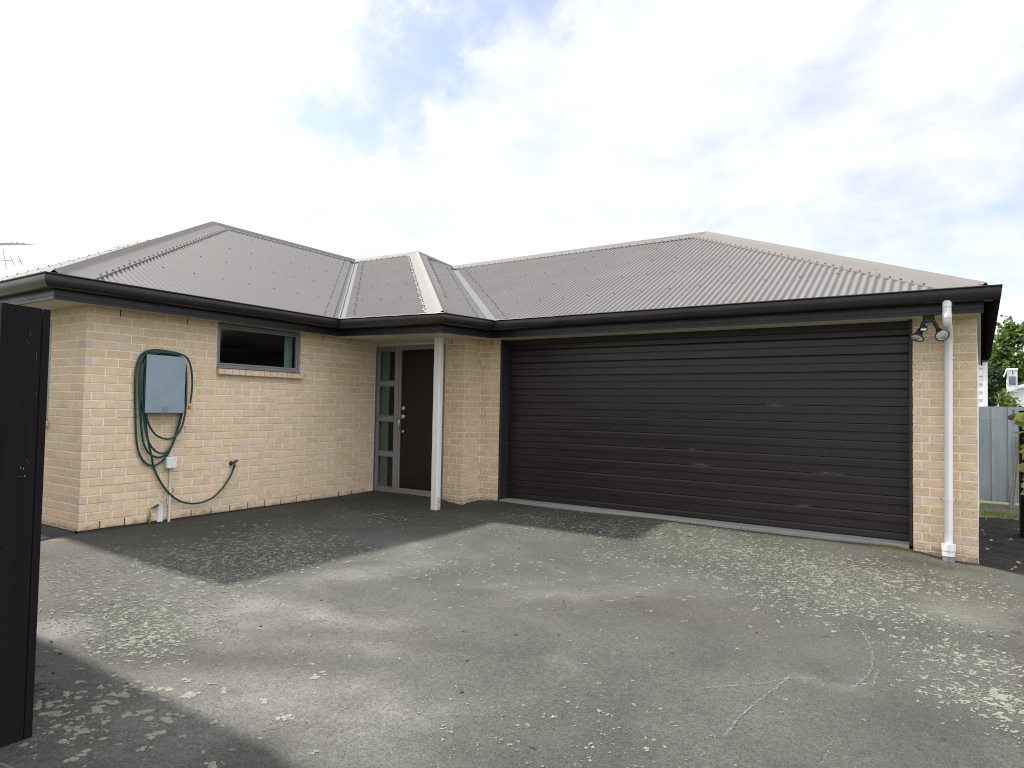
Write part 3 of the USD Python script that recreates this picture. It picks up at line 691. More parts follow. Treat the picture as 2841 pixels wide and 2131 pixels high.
obj('gutter_end', hull([(-7.25 + dx, -EL - o, z_) for dx in (0, .003) for o, z_ in gut_o[:12]]), 'gutter_paint', house)
from shapely.geometry import Polygon
sp = Polygon([(-7.2, -EL + .005), (EO - .005, -EL + .005), (EO - .005, YPO + .005), (XPO - .005, YPO + .005), (XPO - .005, EGy + .005), (XR - .005, EGy + .005), (SB[0] - .005, SB[1]), (-7.2, SB[1])])
sof = trimesh.creation.extrude_polygon(sp, .008, engine='earcut'); sof.apply_translation((0, 0, 2.2405))
v_ = sof.vertices; v_[:, 2] += SAG * np.clip(1 - np.hypot(v_[:, 0] - XPO, v_[:, 1] - YPO) / .5, 0, 1); sof.vertices = v_
obj('soffit', sof, 'soffit_cream', house)
# joint battens in the soffit
obj('porch_light', align(revolve([(0, 0), (.055, 0), (.058, .004), (.052, .012), (.035, .016), (0, .017)], 28), (.888, 3.618, 2.240), (0, 0, -1)), 'white_plastic', house, smooth=40)
# porch post
px_, py_ = 1.497, 3.632
post = obj('post', box(px_ - .046, px_ + .046, py_ - .046, py_ + .046, -.072, 2.224, .004), 'post_paint', house)
obj('cover_strip', box(px_ + .0465, px_ + .055, py_ - .030, py_ + .030, .10, 2.20, .002), 'post_paint', post)
obj('bracket', box(px_ + .0465, px_ + .051, py_ - .034, py_ + .034, -.06, .085, .001), 'cream_plastic', post)
for zz in (-.025, .050):
    obj('bolt', align(revolve([(0, 0), (.012, 0), (.012, .006), (.007, .010), (0, .011)], 12), (px_ + .051, py_ + .004, zz), (1, 0, 0)), 'chrome', post)

# roof
roof = group_part(house, 'roof')
AL = np.array([-3.41, 3.407, 4.364]); J1 = np.array([-3.41, 6.679, 4.365]); PP = np.array([-1.634, 6.679, 4.337]); J2 = np.array([-1.634, 7.787, 4.252]); AG = np.array([3.800, 7.787, 4.267])
ez = 2.420; ov = .05
eL0 = np.array([-7.10, -EL - ov, ez]); eA0 = np.array([EO + ov, -EL - ov, ez]); eA1 = np.array([EO + ov, YPO - ov, ez]); eP = np.array([XPO + ov, YPO - ov, ez + SAG]); eG0 = np.array([XPO + ov, EGy - ov, ez]); eG1 = np.array([XR + ov, EGy - ov, ez])
eR1 = np.array([*(eG1[:2] + DR * 7.6), ez]); eB0 = np.array([-7.10, 10.9, ez])
BK = np.array([3.9, 7.9, 4.26])
WL = 0.0762; AMP = 0.0092
def corr_face(poly, insets, name='roof_sheet', fine=True, label=None):
    """A corrugated sheet over the polygon (first edge = eave); every edge can be pulled in."""
    P = np.array(poly, float); c = P.mean(0); _, _, vt = np.linalg.svd(P - c); n = vt[2]; n = n if n[2] > 0 else -n
    u = P[1] - P[0]; u -= n * (u @ n); u /= np.linalg.norm(u); v = np.cross(n, u)
    A = np.stack([(P - c) @ u, (P - c) @ v], 1)
    lines = []
    for k in range(len(A)):
        a, b = A[k], A[(k + 1) % len(A)]; d = (b - a) / np.linalg.norm(b - a); nn = np.array([-d[1], d[0]])
        lines.append((nn, nn @ a + insets[k]))       # inside: nn . p >= c
    st = WL / (8 if fine else 4)
    S = np.arange(math.ceil(A[:, 0].min() / st), math.floor(A[:, 0].max() / st) + 1) * st
    VV, FF, prev = [], [], None
    for s in S:
        lo, hi = -1e9, 1e9; ok = True
        for nn, cc in lines:
            r = cc - nn[0] * s
            if abs(nn[1]) < 1e-9: ok &= r <= 1e-6
            elif nn[1] > 0: lo = max(lo, r / nn[1])
            else: hi = min(hi, r / nn[1])
        if not ok or hi - lo < .01: prev = None; continue
        h = AMP * math.cos(2 * math.pi * s / WL)
        i0 = len(VV)
        for t in (lo, (lo + hi) / 2, hi): VV.append(c + u * s + v * t + n * h)
        if prev is not None:
            for t in range(2): FF.append([prev + t, i0 + t, i0 + t + 1, prev + t + 1])
        prev = i0
    obj(name, (np.array(VV), FF), 'roof_paint', roof, smooth=True, label=label)
    # screws on every third or fourth ridge, in rows above the purlins
    sc = []
    rr = np.arange(A[:, 1].min() + .07, A[:, 1].max(), .86)
    for ri, t in enumerate(rr):
        for k in range(int(A[:, 0].min() / WL), int(A[:, 0].max() / WL) + 1):
            if k % (3 if ri == 0 else 5) != (ri * 2) % (3 if ri == 0 else 5): continue
            s = k * WL
            if all(nn @ np.array([s, t]) - cc > .03 for nn, cc in lines):
                sc.append(c + u * s + v * t + n * (AMP + .004))
    for k in range(1, len(A)):                       # a closer row along hips and valleys
        a, b = A[k], A[(k + 1) % len(A)]; d = b - a; L = np.linalg.norm(d); d /= L; nn, cc = lines[k]
        if insets[k] == 0 and k not in (2,) and False: continue
        ins = insets[k] + .12
        tt_ = a + nn * ins
        smin = (tt_ @ np.array([1, 0]))
        for j in range(int(L / .05)):
            p = tt_ + d * (j * .05); s = round(p[0] / WL) * WL
            if abs(d[0]) < 1e-6: continue
            p2 = tt_ + d * ((s - tt_[0]) / d[0])
            if insets[k] > .05 and all(n2 @ p2 - c2 > .02 for n2, c2 in lines) and j % 3 == 0: sc.append(c + u * s + v * p2[1] + n * (AMP + .004))
    return np.array(sc), n
SCREWS = []; NRM = {}
VI = .085
for key, poly, ins, lab in [('A', [eA0, eA1, J1, AL], [0, VI, 0, 0], 'long roof sheeting above the left wall'), ('PF', [eA1, eP, PP, J1], [0, 0, 0, VI], 'porch roof sheeting facing the driveway'), ('PS', [eP, eG0, J2, PP], [0, VI, 0, 0], 'narrow porch roof sheeting facing right'),
                       ('G', [eG0, eG1, AG, J2], [0, 0, 0, VI], 'roof sheeting above the garage door'), ('L', [eL0, eA0, AL], [0, 0, 0], 'left hip roof sheeting'), ('R', [eG1, eR1, AG], [0, 0, 0], 'right hip roof sheeting'), ]:
    # eave runs so that the slope is to the left of it
    sc, n = corr_face(poly, ins, label=lab); SCREWS.append(sc); NRM[key] = n
# rear slopes, out of sight
back = [np.array(p) for p in ([eL0, AL, J1, eB0], [eB0, J1, PP, J2, AG, eR1])]
bm = []
for p in back:
    bm.append(trimesh.Trimesh(p, [[0, k, k + 1] for k in range(1, len(p) - 1)], process=False))
obj('rear_roof_sheet', cat_(bm), 'roof_paint', roof)
scm = []
for s in np.vstack([q_ for q_ in SCREWS if len(q_)]):
    m = trimesh.creation.cylinder(radius=.008, height=.011, sections=6); m.apply_translation(s); scm.append(m)
obj('roof_screw', cat_(scm), 'screw_metal', roof, kind='stuff')

def cap(P0, P1, nL, nR, wing, name, m, roll=.030, scallop=0.0, label=None):
    """Folded ridge or hip cap: a rolled top and two wings lying on the sheets."""
    hip = name == 'hip_cap'
    P0, P1 = np.array(P0, float), np.array(P1, float); d = P1 - P0; L = np.linalg.norm(d); d /= L
    dl = np.cross(d, nL); dl /= np.linalg.norm(dl); dr = np.cross(nR, d); dr /= np.linalg.norm(dr)
    if dl[2] > 0: dl = -dl
    if dr[2] > 0: dr = -dr
    top = nL + nR; top /= np.linalg.norm(top); N = max(8, int(L / .05)); VV = []
    for k in range(N + 1):
        p = P0 + d * (L * k / N); lim = .03 + L * k / N * .85 if hip else 9
        e1 = wing + scallop * (math.sin(k * 2.1) + .7 * math.sin(k * .83)) * .5; e2 = wing + scallop * (math.sin(k * 1.7 + 1) + .7 * math.sin(k * .9 + 2)) * .5
        e1 = min(e1, lim); e2 = min(e2, lim)
        l1 = .006 * scallop / .03 * math.sin(k * 2.6) if scallop else 0
        VV += [p + dl * (e1 + .004) + nL * (AMP - .012 + l1), p + dl * e1 + nL * (AMP + .004 + l1), p + dl * min(.055, e1 * .6) + nL * (AMP + .008), p + dl * .022 + nL * (AMP + .012) + top * roll * .55, p + top * (AMP + .014 + roll),
               p + dr * .022 + nR * (AMP + .012) + top * roll * .55, p + dr * min(.055, e2 * .6) + nR * (AMP + .008), p + dr * e2 + nR * (AMP + .004 - l1), p + dr * (e2 + .004) + nR * (AMP - .012 - l1)]
    FF = [[k * 9 + j, (k + 1) * 9 + j, (k + 1) * 9 + j + 1, k * 9 + j + 1] for k in range(N) for j in range(8)]
    pth = obj(name, (np.array(VV), FF), m, roof, smooth=25, label=label)
    sc = []
    for k in range(3 if hip else 1, int(L / .152)):
        p = P0 + d * (k * .152)
        for (dd, nn_) in ((dl, nL), (dr, nR)):
            s = trimesh.creation.cylinder(radius=.009, height=.014, sections=6); s.apply_translation(p + dd * (wing - .022) + nn_ * (AMP + .010)); sc.append(s)
    return sc
up = np.array([0, 0, 1.0])
NW = np.array([-.455, 0, .89]); NB = np.array([0, .47, .88])
cs = []
cs += cap(eA0 + (AL - eA0) * .012, AL, NRM['L'], NRM['A'], .235, 'hip_cap', 'cap_paint', label='left hip capping')
cs += cap(AL, J1, NW, NRM['A'], .15, 'ridge_cap', 'cap_paint')
cs += cap(J1, PP, NB, NRM['PF'], .15, 'ridge_cap', 'cap_paint')
cs += cap(eP + (PP - eP) * .012, PP, NRM['PF'], NRM['PS'], .20, 'hip_cap', 'pale_cap_paint', scallop=.03, label='pale crumpled hip capping over the porch')
cs += cap(PP, J2, NW, NRM['PS'], .13, 'ridge_cap', 'cap_paint')
cs += cap(J2, AG, NB, NRM['G'], .17, 'ridge_cap', 'cap_paint')
cs += cap(eG1 + (AG - eG1) * .012, AG, NRM['G'], NRM['R'], .235, 'hip_cap', 'cap_paint', label='right hip capping')
cs += cap(eL0 + (AL - eL0) * .012, AL, NW, NRM['L'], .2, 'hip_cap', 'cap_paint')
obj('cap_screw', cat_(cs), 'screw_metal', roof, kind='stuff')
def valley(P0, P1, nL, nR):
    P0, P1 = np.array(P0), np.array(P1); d = P1 - P0; d /= np.linalg.norm(d)
    dl = np.cross(d, nL); dl /= np.linalg.norm(dl); dr = np.cross(nR, d); dr /= np.linalg.norm(dr)
    dl = dl if dl[2] > 0 else -dl; dr = dr if dr[2] > 0 else -dr
    VV = []
    for p in (P0 - d * .03, P1):
        VV += [p + dl * .16 - nL * .012, p + dl * .012 - nL * .012, p + up * .006, p + dr * .012 - nR * .012, p + dr * .16 - nR * .012]
    obj('valley_flashing', (np.array(VV), [[j, 5 + j, 6 + j, 1 + j] for j in range(4)]), 'valley_zinc', roof)
valley(eA1, J1, NRM['A'], NRM['PF']); valley(eG0, J2, NRM['PS'], NRM['G'])

# downpipe
dp = group_part(house, 'downpipe')
DPX, DPY, DPR = 7.137, 4.322, .0345
el = spline([(7.123, 3.990, 2.215), (7.123, 3.995, 2.185), (7.125, 4.03, 2.145), (7.130, 4.12, 2.115), (7.135, 4.21, 2.095), (DPX, 4.285, 2.065), (DPX, DPY, 2.02), (DPX, DPY, 1.98)], 6)
obj('elbow', tube(el, DPR + .001, 20), 'pipe_white', dp, smooth=50)
obj('pipe', tube([(7.123, 3.990, 2.315), (7.123, 3.990, 2.20)], DPR + .0005, 24), 'pipe_white', dp, smooth=50)
obj('collar', tube([(7.123, 3.990, 2.345), (7.123, 3.990, 2.284)], DPR + .004, 24), 'pipe_white', dp, smooth=50)
obj('collar', tube([(7.123, 3.990, 2.225), (7.123, 3.993, 2.188)], DPR + .0035, 24), 'pipe_white', dp, smooth=50)
obj('pipe', tube([(DPX, DPY, 2.0), (DPX - .004, DPY, 1.2), (DPX - .008, DPY, .10)], DPR, 28), 'pipe_white', dp, smooth=50)
obj('collar', tube([(DPX, DPY, 2.055), (DPX, DPY, 2.008)], DPR + .003, 24), 'pipe_white', dp, smooth=50)
for zz in (1.846, .513):
    xo = DPX - .004 * (2 - zz) / .8
    br = [box(xo - .075, xo - .030, GY - .006, GY - .002, zz - .011, zz + .011, .002), box(xo + .030, xo + .075, GY - .006, GY - .002, zz - .011, zz + .011, .002), tube([(xo, DPY, zz - .011), (xo, DPY, zz + .011)], DPR + .003, 24)]
    br += [box(xo + s * .036 - .004, xo + s * .036 + .004, DPY, GY - .004, zz - .011, zz + .011, .001) for s in (-1, 1)]
    bk = obj('bracket', cat_(br), 'pipe_white', dp, smooth=30)
    obj('bracket_screw', cat_([align(revolve([(0, 0), (.006, 0), (.005, .003), (0, .004)], 10), (xo + s * .058, GY - .006, zz), (0, -1, 0)) for s in (-1, 1)]), 'screw_metal', dp)
bx_ = DPX - .010
obj('socket', cat_([tube([(bx_, DPY - .01, .105), (bx_, DPY - .01, .045)], .059, 28), tube([(bx_, DPY - .01, .05), (bx_, DPY - .01, -.005)], .053, 28)]), 'pipe_white', dp, smooth=50)
obj('riser', tube([(bx_, DPY - .01, 0.0), (bx_, DPY - .01, -.12)], .050, 28), 'pipe_grey', dp, smooth=50)

# ------------------------------------------------------------------ things on the wall
mb = thing('meter_box', 'grey steel meter box on the brick wall with a green hose looped over it', 'meter box')
MBx = .105
obj('case', box(-.002, MBx - .012, .556, .962, 1.185, 1.782, .004), 'meter_side', mb)
obj('cover', box(MBx - .011, MBx, .546, .972, 1.172, 1.790, .005), 'meter_steel', mb)
ring = lambda ro, ri, h: revolve([(ri, 0), (ro, 0), (ro - .001, h), (ri + .001, h), (ri, 0)], 32)
em = cat_([align(ring(.030, .026, .0025), (MBx, .759, 1.221), (1, 0, 0)), box(MBx, MBx + .002, .747, .750, 1.210, 1.232), box(MBx, MBx + .002, .750, .768, 1.2295, 1.232), box(MBx, MBx + .002, .750, .768, 1.210, 1.2125), box(MBx, MBx + .002, .768, .771, 1.2125, 1.2295), align(revolve([(0, 0), (.004, 0), (.003, .003), (0, .003)], 12), (MBx, .759, 1.221), (1, 0, 0))])
obj('emblem', em, 'meter_steel', mb)

# hose: traced along the wall in (y, z); the coils hang over the meter box
hose = thing('garden_hose', 'dark green garden hose coiled over the meter box and joined to the tap', 'hose')
def wy(X, Y):
    """A point of the brick wall (offset x) from the enlarged photograph in which the hose was traced."""
    px, py = X * .39183, 850 + Y * .3918
    v = CF + (px - 1420.5) / 1810.9 * CR - (py - 1065.5) / 1810.9 * CU
    t = (0.055 - CAM[0]) / v[0]; p = CAM + t * v; return p[1], p[2]
coils = [
    [(1335, 690), (1343, 640), (1350, 560), (1346, 460), (1325, 385), (1285, 345), (1200, 316), (1110, 308), (1040, 322), (1000, 362), (976, 440), (968, 560), (970, 700), (973, 850), (980, 960), (997, 1040), (1032, 1100), (1075, 1127), (1115, 1126), (1152, 1104), (1192, 1062), (1226, 995), (1258, 900), (1290, 790), (1312, 690), (1322, 560), (1322, 430), (1300, 362)],
    [(1240, 328), (1150, 312), (1060, 322), (1015, 370), (994, 450), (990, 600), (1000, 760), (1012, 920), (1038, 1010), (1080, 1056), (1130, 1070), (1178, 1052), (1216, 1000), (1248, 925), (1276, 830), (1302, 700), (1312, 560), (1312, 430), (1290, 360)],
    [(1230, 332), (1140, 318), (1065, 334), (1026, 390), (1008, 480), (1006, 640), (1018, 800), (1040, 930), (1080, 1008), (1138, 1042), (1186, 1022), (1222, 965), (1252, 890), (1280, 790), (1300, 680), (1308, 540), (1306, 420), (1280, 358)],
    [(1220, 340), (1140, 328), (1075, 346), (1040, 400), (1022, 500), (1018, 640), (1030, 780), (1052, 850), (1090, 905), (1138, 932), (1186, 938), (1232, 920), (1272, 868), (1296, 790), (1308, 690), (1312, 560), (1308, 440), (1286, 366)],
    [(1225, 345), (1150, 335), (1080, 355), (1046, 420), (1034, 540), (1030, 700), (1038, 860), (1056, 980), (1075, 1062), (1097, 1132), (1124, 1200), (1162, 1268), (1210, 1328), (1270, 1374), (1340, 1396), (1420, 1393), (1500, 1364), (1560, 1314), (1610, 1250), (1645, 1188), (1660, 1140), (1663, 1122)]]
pts = []
offs = [.020, .040, .062, .080, .050]
for ci, c_ in enumerate(coils):
    for k, (X_, Y_) in enumerate(c_):
        yy_, zz_ = wy(X_, Y_)
        off = offs[ci]
        if ci == 4 and k > 8: off = .022 + .02 * (k - 8) / 13
        if ci == 0 and k < 6: off = .085
        pts.append((off, yy_, zz_))
hp = spline(pts, 7)
obj('tubing', tube(hp, .0105, 9), 'hose_green', hose, smooth=True)
e0 = hp[0]; dd = hp[0] - hp[2]; dd /= np.linalg.norm(dd)
obj('end_collar', tube([e0 - dd * .004, e0 + dd * .022], .0125, 14), 'grey_plastic', hose, smooth=40)
obj('connector', tube([e0 + dd * .022, e0 + dd * .030, e0 + dd * .056, e0 + dd * .060], [.0135, .0150, .0150, .011], 14), 'orange_plastic', hose, smooth=40)
TE = hp[-1]
tp = thing('garden_tap', 'dark bronze garden tap on the brick wall with the hose attached', 'tap')
ty, tz = 1.628, .578
obj('flange', align(revolve([(0, 0), (.026, 0), (.026, .004), (.018, .010), (.012, .012), (.012, .045), (0, .046)], 18), (0, ty, tz), (1, 0, 0)), 'tap_bronze', tp, smooth=40)
obj('body', cat_([tube(spline([(.030, ty, tz), (.052, ty + .003, tz), (.062, ty + .006, tz - .014), (.062, ty + .008, tz - .044)], 5), [.014] * 15 + [.0125], 12), tube([(.050, ty, tz), (.066, ty + .012, tz + .018), (.074, ty + .018, tz + .028)], .009, 10)]), 'tap_bronze', tp, smooth=40)
obj('handle', cat_([tube([(.074 - .008, ty + .018 - .026, tz + .022), (.074 + .008, ty + .018 + .026, tz + .034)], .0065, 8), tube([(.074 - .022, ty + .018 + .008, tz + .040), (.074 + .022, ty + .018 - .006, tz + .016)], .0065, 8)]), 'tap_bronze', tp, smooth=40)
obj('hose_fitting', tube([(.062, ty + .008, tz - .042), TE + np.array([0, 0, -.004])], .0115, 12), 'black_plastic', tp, smooth=40)

sb = thing('outlet_box', 'white plastic outlet box with a cream conduit running down the brick wall', 'outlet box')
from shapely.geometry import box as sbox
def rounded(y0, y1, z0, z1, r, x0, x1, nose=.012):
    a = sbox(y0 + r, z0 + r, y1 - r, z1 - r).buffer(r, quad_segs=6); b = sbox(y0 + r, z0 + r, y1 - r, z1 - r).buffer(r - nose * .8, quad_segs=6)
    P1 = [(x0, *p) for p in a.exterior.coords] + [(x1 - nose, *p) for p in a.exterior.coords] + [(x1 - nose * .3, *p) for p in sbox(y0 + r, z0 + r, y1 - r, z1 - r).buffer(r - nose * .3).exterior.coords] + [(x1, *p) for p in b.exterior.coords]
    return hull(P1)
obj('box', rounded(.820, .936, .568, .697, .018, -.001, .066), 'white_plastic', sb, smooth=30)
obj('slot', box(.0645, .0668, .862, .898, .664, .6665), 'grey_plastic', sb)
for (a, b) in [(.848, .664), (.912, .664), (.880, .588)]:
    obj('screw', align(revolve([(0, 0), (.0036, 0), (.003, .002), (0, .002)], 10), (.0655, a, b), (1, 0, 0)), 'black_plastic', sb)
obj('conduit', tube([(.018, .889, .575), (.018, .892, .28), (.018, .891, -.03)], .0145, 14), 'cream_plastic', sb, smooth=50)
pl = obj('cover_plate', box(-.001, .008, .771, .830, -.004, .200, .002), 'white_plastic'); setd(stage.GetPrimAtPath(pl), label='narrow white metal plate at the foot of the wall beside the conduit', category='cover plate')
cb = thing('loose_cable', 'loose cream cables with a green sleeved end beside the conduit', 'cable')
for k, (a, b, c_) in enumerate([(.385, .868, .83), (.32, .864, .80), (.255, .87, .812)]):
    pth = spline([(.014, .874 + .02 * (k == 0), a), (.026, .858, a - .06 - .01 * k), (.030, c_, .245 - .01 * k), (.024, .79, .205 - .004 * k), (.020, .762, .176 - .003 * k)], 7)
    obj('strand', tube(pth, .0038, 7), 'cream_plastic', cb, smooth=True)
obj('loop', tube(spline([(.012, .905, .34), (.02, .925, .345), (.024, .928, .315), (.02, .912, .295), (.012, .905, .30)], 6), .0032, 7), 'rust', cb, smooth=True)
obj('sleeve', tube([(.021, .772, .184), (.020, .715, .158)], .0105, 10), 'hose_green', cb, smooth=40)
obj('tip', tube([(.020, .716, .158), (.018, .684, .157)], .006, 8), 'rust', cb, smooth=40)
sn = thing('wall_sensor', 'small cream box high in the inner brick corner left of the garage door', 'sensor')
obj('housing', box(PX1 + .002, PX1 + .040, GY - .034, GY - .001, 1.86, 1.935, .004), 'cream_plastic', sn)
obj('knob', align(revolve([(0, 0), (.006, 0), (.005, .004), (0, .005)], 12), (PX1 + .021, GY - .034, 1.895), (0, -1, 0)), 'grey_plastic', sn)

# security light under the eave
lt = thing('security_light', 'black twin security floodlight with motion sensor under the eave beside the downpipe', 'floodlight')
obj('base', cat_([box(6.932, 7.028, 4.105, 4.20, 2.180, 2.2385, .010), box(6.945, 7.015, 4.09, 4.14, 2.165, 2.20, .008)]), 'black_plastic', lt)
def lamp(neck, head, aim):
    aim = np.array(aim, float); aim /= np.linalg.norm(aim); h = np.array(head, float)
    obj('arm', tube(spline([neck, (np.array(neck) + h - aim * .10) / 2 + np.array([0, -.006, 0]), h - aim * .085], 6), .015, 12), 'black_plastic', lt, smooth=40)
    hd = obj('lamp_head', align(revolve([(0, -.105), (.022, -.105), (.026, -.085), (.027, -.06), (.034, -.045), (.050, -.012), (.059, -.006), (.060, .003), (.056, .004), (.052, -.004), (0, -.004)], 28), h, aim), 'black_plastic', lt, smooth=35)
    obj('lens', align(revolve([(0, .014), (.015, .0135), (.032, .010), (.047, .004), (.0545, -.002), (0, -.003)], 28), h, aim), 'lamp_glass', hd, smooth=60)
lamp((6.938, 4.12, 2.175), (6.888, 4.075, 2.020), (-.30, -.42, -.80))
lamp((7.022, 4.12, 2.170), (7.086, 4.06, 2.032), (.28, -.72, -.58))
se = obj('sensor', cat_([box(6.912, 6.972, 4.055, 4.115, 2.080, 2.135, .014), tube([(6.95, 4.11, 2.18), (6.942, 4.09, 2.125)], .012, 10)]), 'black_plastic', lt)
obj('sensor_window', box(6.920, 6.964, 4.050, 4.056, 2.085, 2.103, .002), 'white_plastic', se)

# ------------------------------------------------------------------ fence end, bottom left
fn = thing('timber_fence', 'dark stained timber paling fence ending close up at the left edge', 'fence')
TZ = 1.668
for k in range(26):
    yb = -1.917 - k * .1435
    dz = RNG.normal(0, .004) if k else 0
    obj('paling', hull([(x_ + (RNG.normal(0, .0015) if k else 0), y_, z_) for x_ in (3.994, 4.020) for y_, z_ in [(yb, -.2), (yb - .1355, -.2), (yb, TZ + dz - .002), (yb - .1355, TZ + .004 + dz)]]), 'fence_timber', fn)
obj('edge_board', box(3.93, 4.0225, -1.914, -1.886, -.2, TZ - .002, .0025), 'fence_timber', fn)
obj('post', box(3.86, 3.945, -2.02, -1.93, -.3, 1.55, .004), 'fence_timber', fn)
obj('post', box(3.86, 3.945, -3.90, -3.81, -.3, 1.55, .004), 'fence_timber', fn)
# unseen fence return added behind its end, shaped to shade the near left corner
ang = math.atan2(.229, -.62)
for k in range(40):
    if k < 4:
        p = np.array([3.970, -1.885]) + np.array([math.cos(ang), math.sin(ang)]) * (.155 * k); q2 = p + np.array([math.cos(ang), math.sin(ang)]) * .160
    else:
        p = np.array([3.355 - .1435 * (k - 4), -1.652]); q2 = p + np.array([-.1425, 0])
    d2 = (q2 - p) / np.linalg.norm(q2 - p); n2 = np.array([d2[1], -d2[0]]) * (.011 if k < 4 else -.011)
    obj('paling', hull([(*(e + sgn * n2), z_) for e in (p, q2) for sgn in (-1, 1) for z_ in (-.2, TZ)]), 'fence_timber', fn)
for zz in (.28, 1.30):
    obj('rail', box(-2.0, 3.34, -1.71, -1.666, zz, zz + .09, .003), 'fence_timber', fn)
    obj('rail', box(3.948, 3.993, -5.6, -1.92, zz, zz + .09, .003), 'fence_timber', fn)
# pale bare knots and splits on the end post
kn = []
for (y_, z_, w_, h_) in [(-1.955, 1.565, .008, .005), (-1.96, 1.525, .004, .008), (-1.958, 1.02, .010, .012), (-1.952, 1.0, .006, .014), (-1.969, .995, .012, .004), (-1.945, 1.055, .004, .008), (-1.99, 1.28, .005, .003), (-2.0, .72, .003, .003), (-1.93, 1.5, .0015, .05), (-1.925, 1.32, .0015, .02)]:
    for _ in range(2):
        a = y_ + RNG.normal(0, w_ * .5); b = z_ + RNG.normal(0, h_ * .5); s = .24
        kn.append(box(4.0195, 4.0204, a - w_ * s * .4, a + w_ * s * .4, b - h_ * s, b + h_ * s))
obj('bare_wood', cat_(kn), 'bare_timber', fn, kind='stuff')

# ------------------------------------------------------------------ lichen, scratches, debris on the driveway
def g2(px, py): return px_ground(px, py)[:2]
zones = [(200, 1990, .20, 60), (330, 1960, .2, 30), (120, 2065, .25, 22), (430, 2000, .25, 16), (300, 2090, .25, 14), (560, 2050, .3, 12), (350, 1640, .33, 190), (300, 1700, .22, 170), (420, 1720, .25, 260), (370, 1785, .18, 190), (480, 1750, .2, 150), (500, 1650, .33, 190), (250, 1600, .3, 170), (200, 1560, .3, 100), (560, 1560, .40, 220), (700, 1520, .40, 260), (800, 1560, .25, 190), (450, 1560, .4, 190), (870, 1510, .35, 130), (620, 1620, .3, 120), (750, 1480, .35, 110),
         (1050, 1440, .30, 110), (960, 1420, .3, 80), (1250, 1425, .25, 70), (1500, 1440, .3, 160), (1420, 1470, .3, 110), (1650, 1470, .4, 220), (1850, 1480, .45, 330), (2000, 1520, .45, 360), (2150, 1550, .45, 390), (2250, 1600, .40, 330), (2400, 1600, .42, 300), (2300, 1670, .40, 230), (2450, 1690, .35, 130), (2600, 1620, .35, 190), (2650, 1740, .22, 80), (2690, 1830, .20, 150), (2620, 1800, .2, 70), (2740, 1940, .16, 190), (2690, 1900, .2, 80), (2830, 2035, .12, 70), (2600, 1870, .25, 35), (2200, 1700, .5, 90), (2050, 1620, .5, 150), (1900, 1560, .5, 150), (1750, 1540, .5, 110),
         (1600, 2030, .3, 90), (1500, 1960, .3, 60), (1750, 2080, .3, 50), (1400, 2090, .35, 60), (1150, 2090, .4, 40), (900, 1850, .6, 60), (1100, 1700, .6, 90), (700, 1800, .5, 90), (1300, 1580, .5, 120), (1600, 1620, .6, 60), (1900, 1800, .6, 40), (1150, 1540, .4, 110), (1000, 1660, .5, 70)]
lv, lf, n0 = [], [], 0
pts = []
for (px, py, s, n) in zones:
    c = g2(px, py); near = py > 1930 and px < 900
    f_ = 1.5 if near else (3.3 if n >= 100 else 1.6); m = int(n * f_)
    pts.append(np.column_stack([RNG.normal(c[0], s, m), RNG.normal(c[1], s * .8, m), np.full(m, 1.5 if near else (.74 if n >= 100 else .55))]))
pts.append(np.column_stack([RNG.uniform(-1, 8.4, 900), RNG.uniform(-1.8, 4.3, 900), np.full(900, .5)]))
pts = np.vstack(pts)
keep = (pts[:, 1] < drive_edge(pts[:, 0]) - .05) & ~((pts[:, 0] > 1.0) & (pts[:, 1] > 4.33)) & ~((pts[:, 0] < 1.66) & (pts[:, 1] > 3.7)) & ~((pts[:, 0] < .06) & (pts[:, 1] > -.03)) & ~((pts[:, 0] < 4.05) & (pts[:, 1] < -1.86))
pts = pts[keep]; gz_ = ground_z(pts[:, 0], pts[:, 1])
for (x0_, y0_, sc), z_ in zip(pts, gz_):
    R_ = sc * (.0038 + .0135 * RNG.random() ** 2.8)
    for _ in range(1 + int(RNG.poisson(.8 if R_ < .009 else 3.2))):
        r = R_ * RNG.uniform(.35, .9); x_ = x0_ + RNG.normal(0, R_ * .75); y_ = y0_ + RNG.normal(0, R_ * .75); k = 9
        a = (np.arange(k) + RNG.uniform(-.3, .3, k)) * 2 * np.pi / k + RNG.uniform(0, 6); a.sort()
        rr = r * (1 + RNG.uniform(-.40, .40, k)); h_ = RNG.uniform(.001, .0032)
        vx = x_ + rr * np.cos(a); vy = y_ + rr * np.sin(a)
        lv.append(np.column_stack([vx, vy, np.full(k, z_ + .0012)])); lv.append(np.column_stack([x_ + (vx - x_) * .82, y_ + (vy - y_) * .82, np.full(k, z_ + .0012 + h_)])); lv.append([[x_, y_, z_ + .0010 + h_ * .8]])
        for q0 in range(k):
            q_ = (q0 + 1) % k
            lf += [[n0 + q0, n0 + q_, n0 + k + q_], [n0 + q0, n0 + k + q_, n0 + k + q0], [n0 + k + q0, n0 + k + q_, n0 + 2 * k]]
        n0 += 2 * k + 1
obj('lichen', (np.vstack(lv), lf), 'lichen', label='pale green lichen spots scattered over the driveway', cat='lichen', kind='stuff')

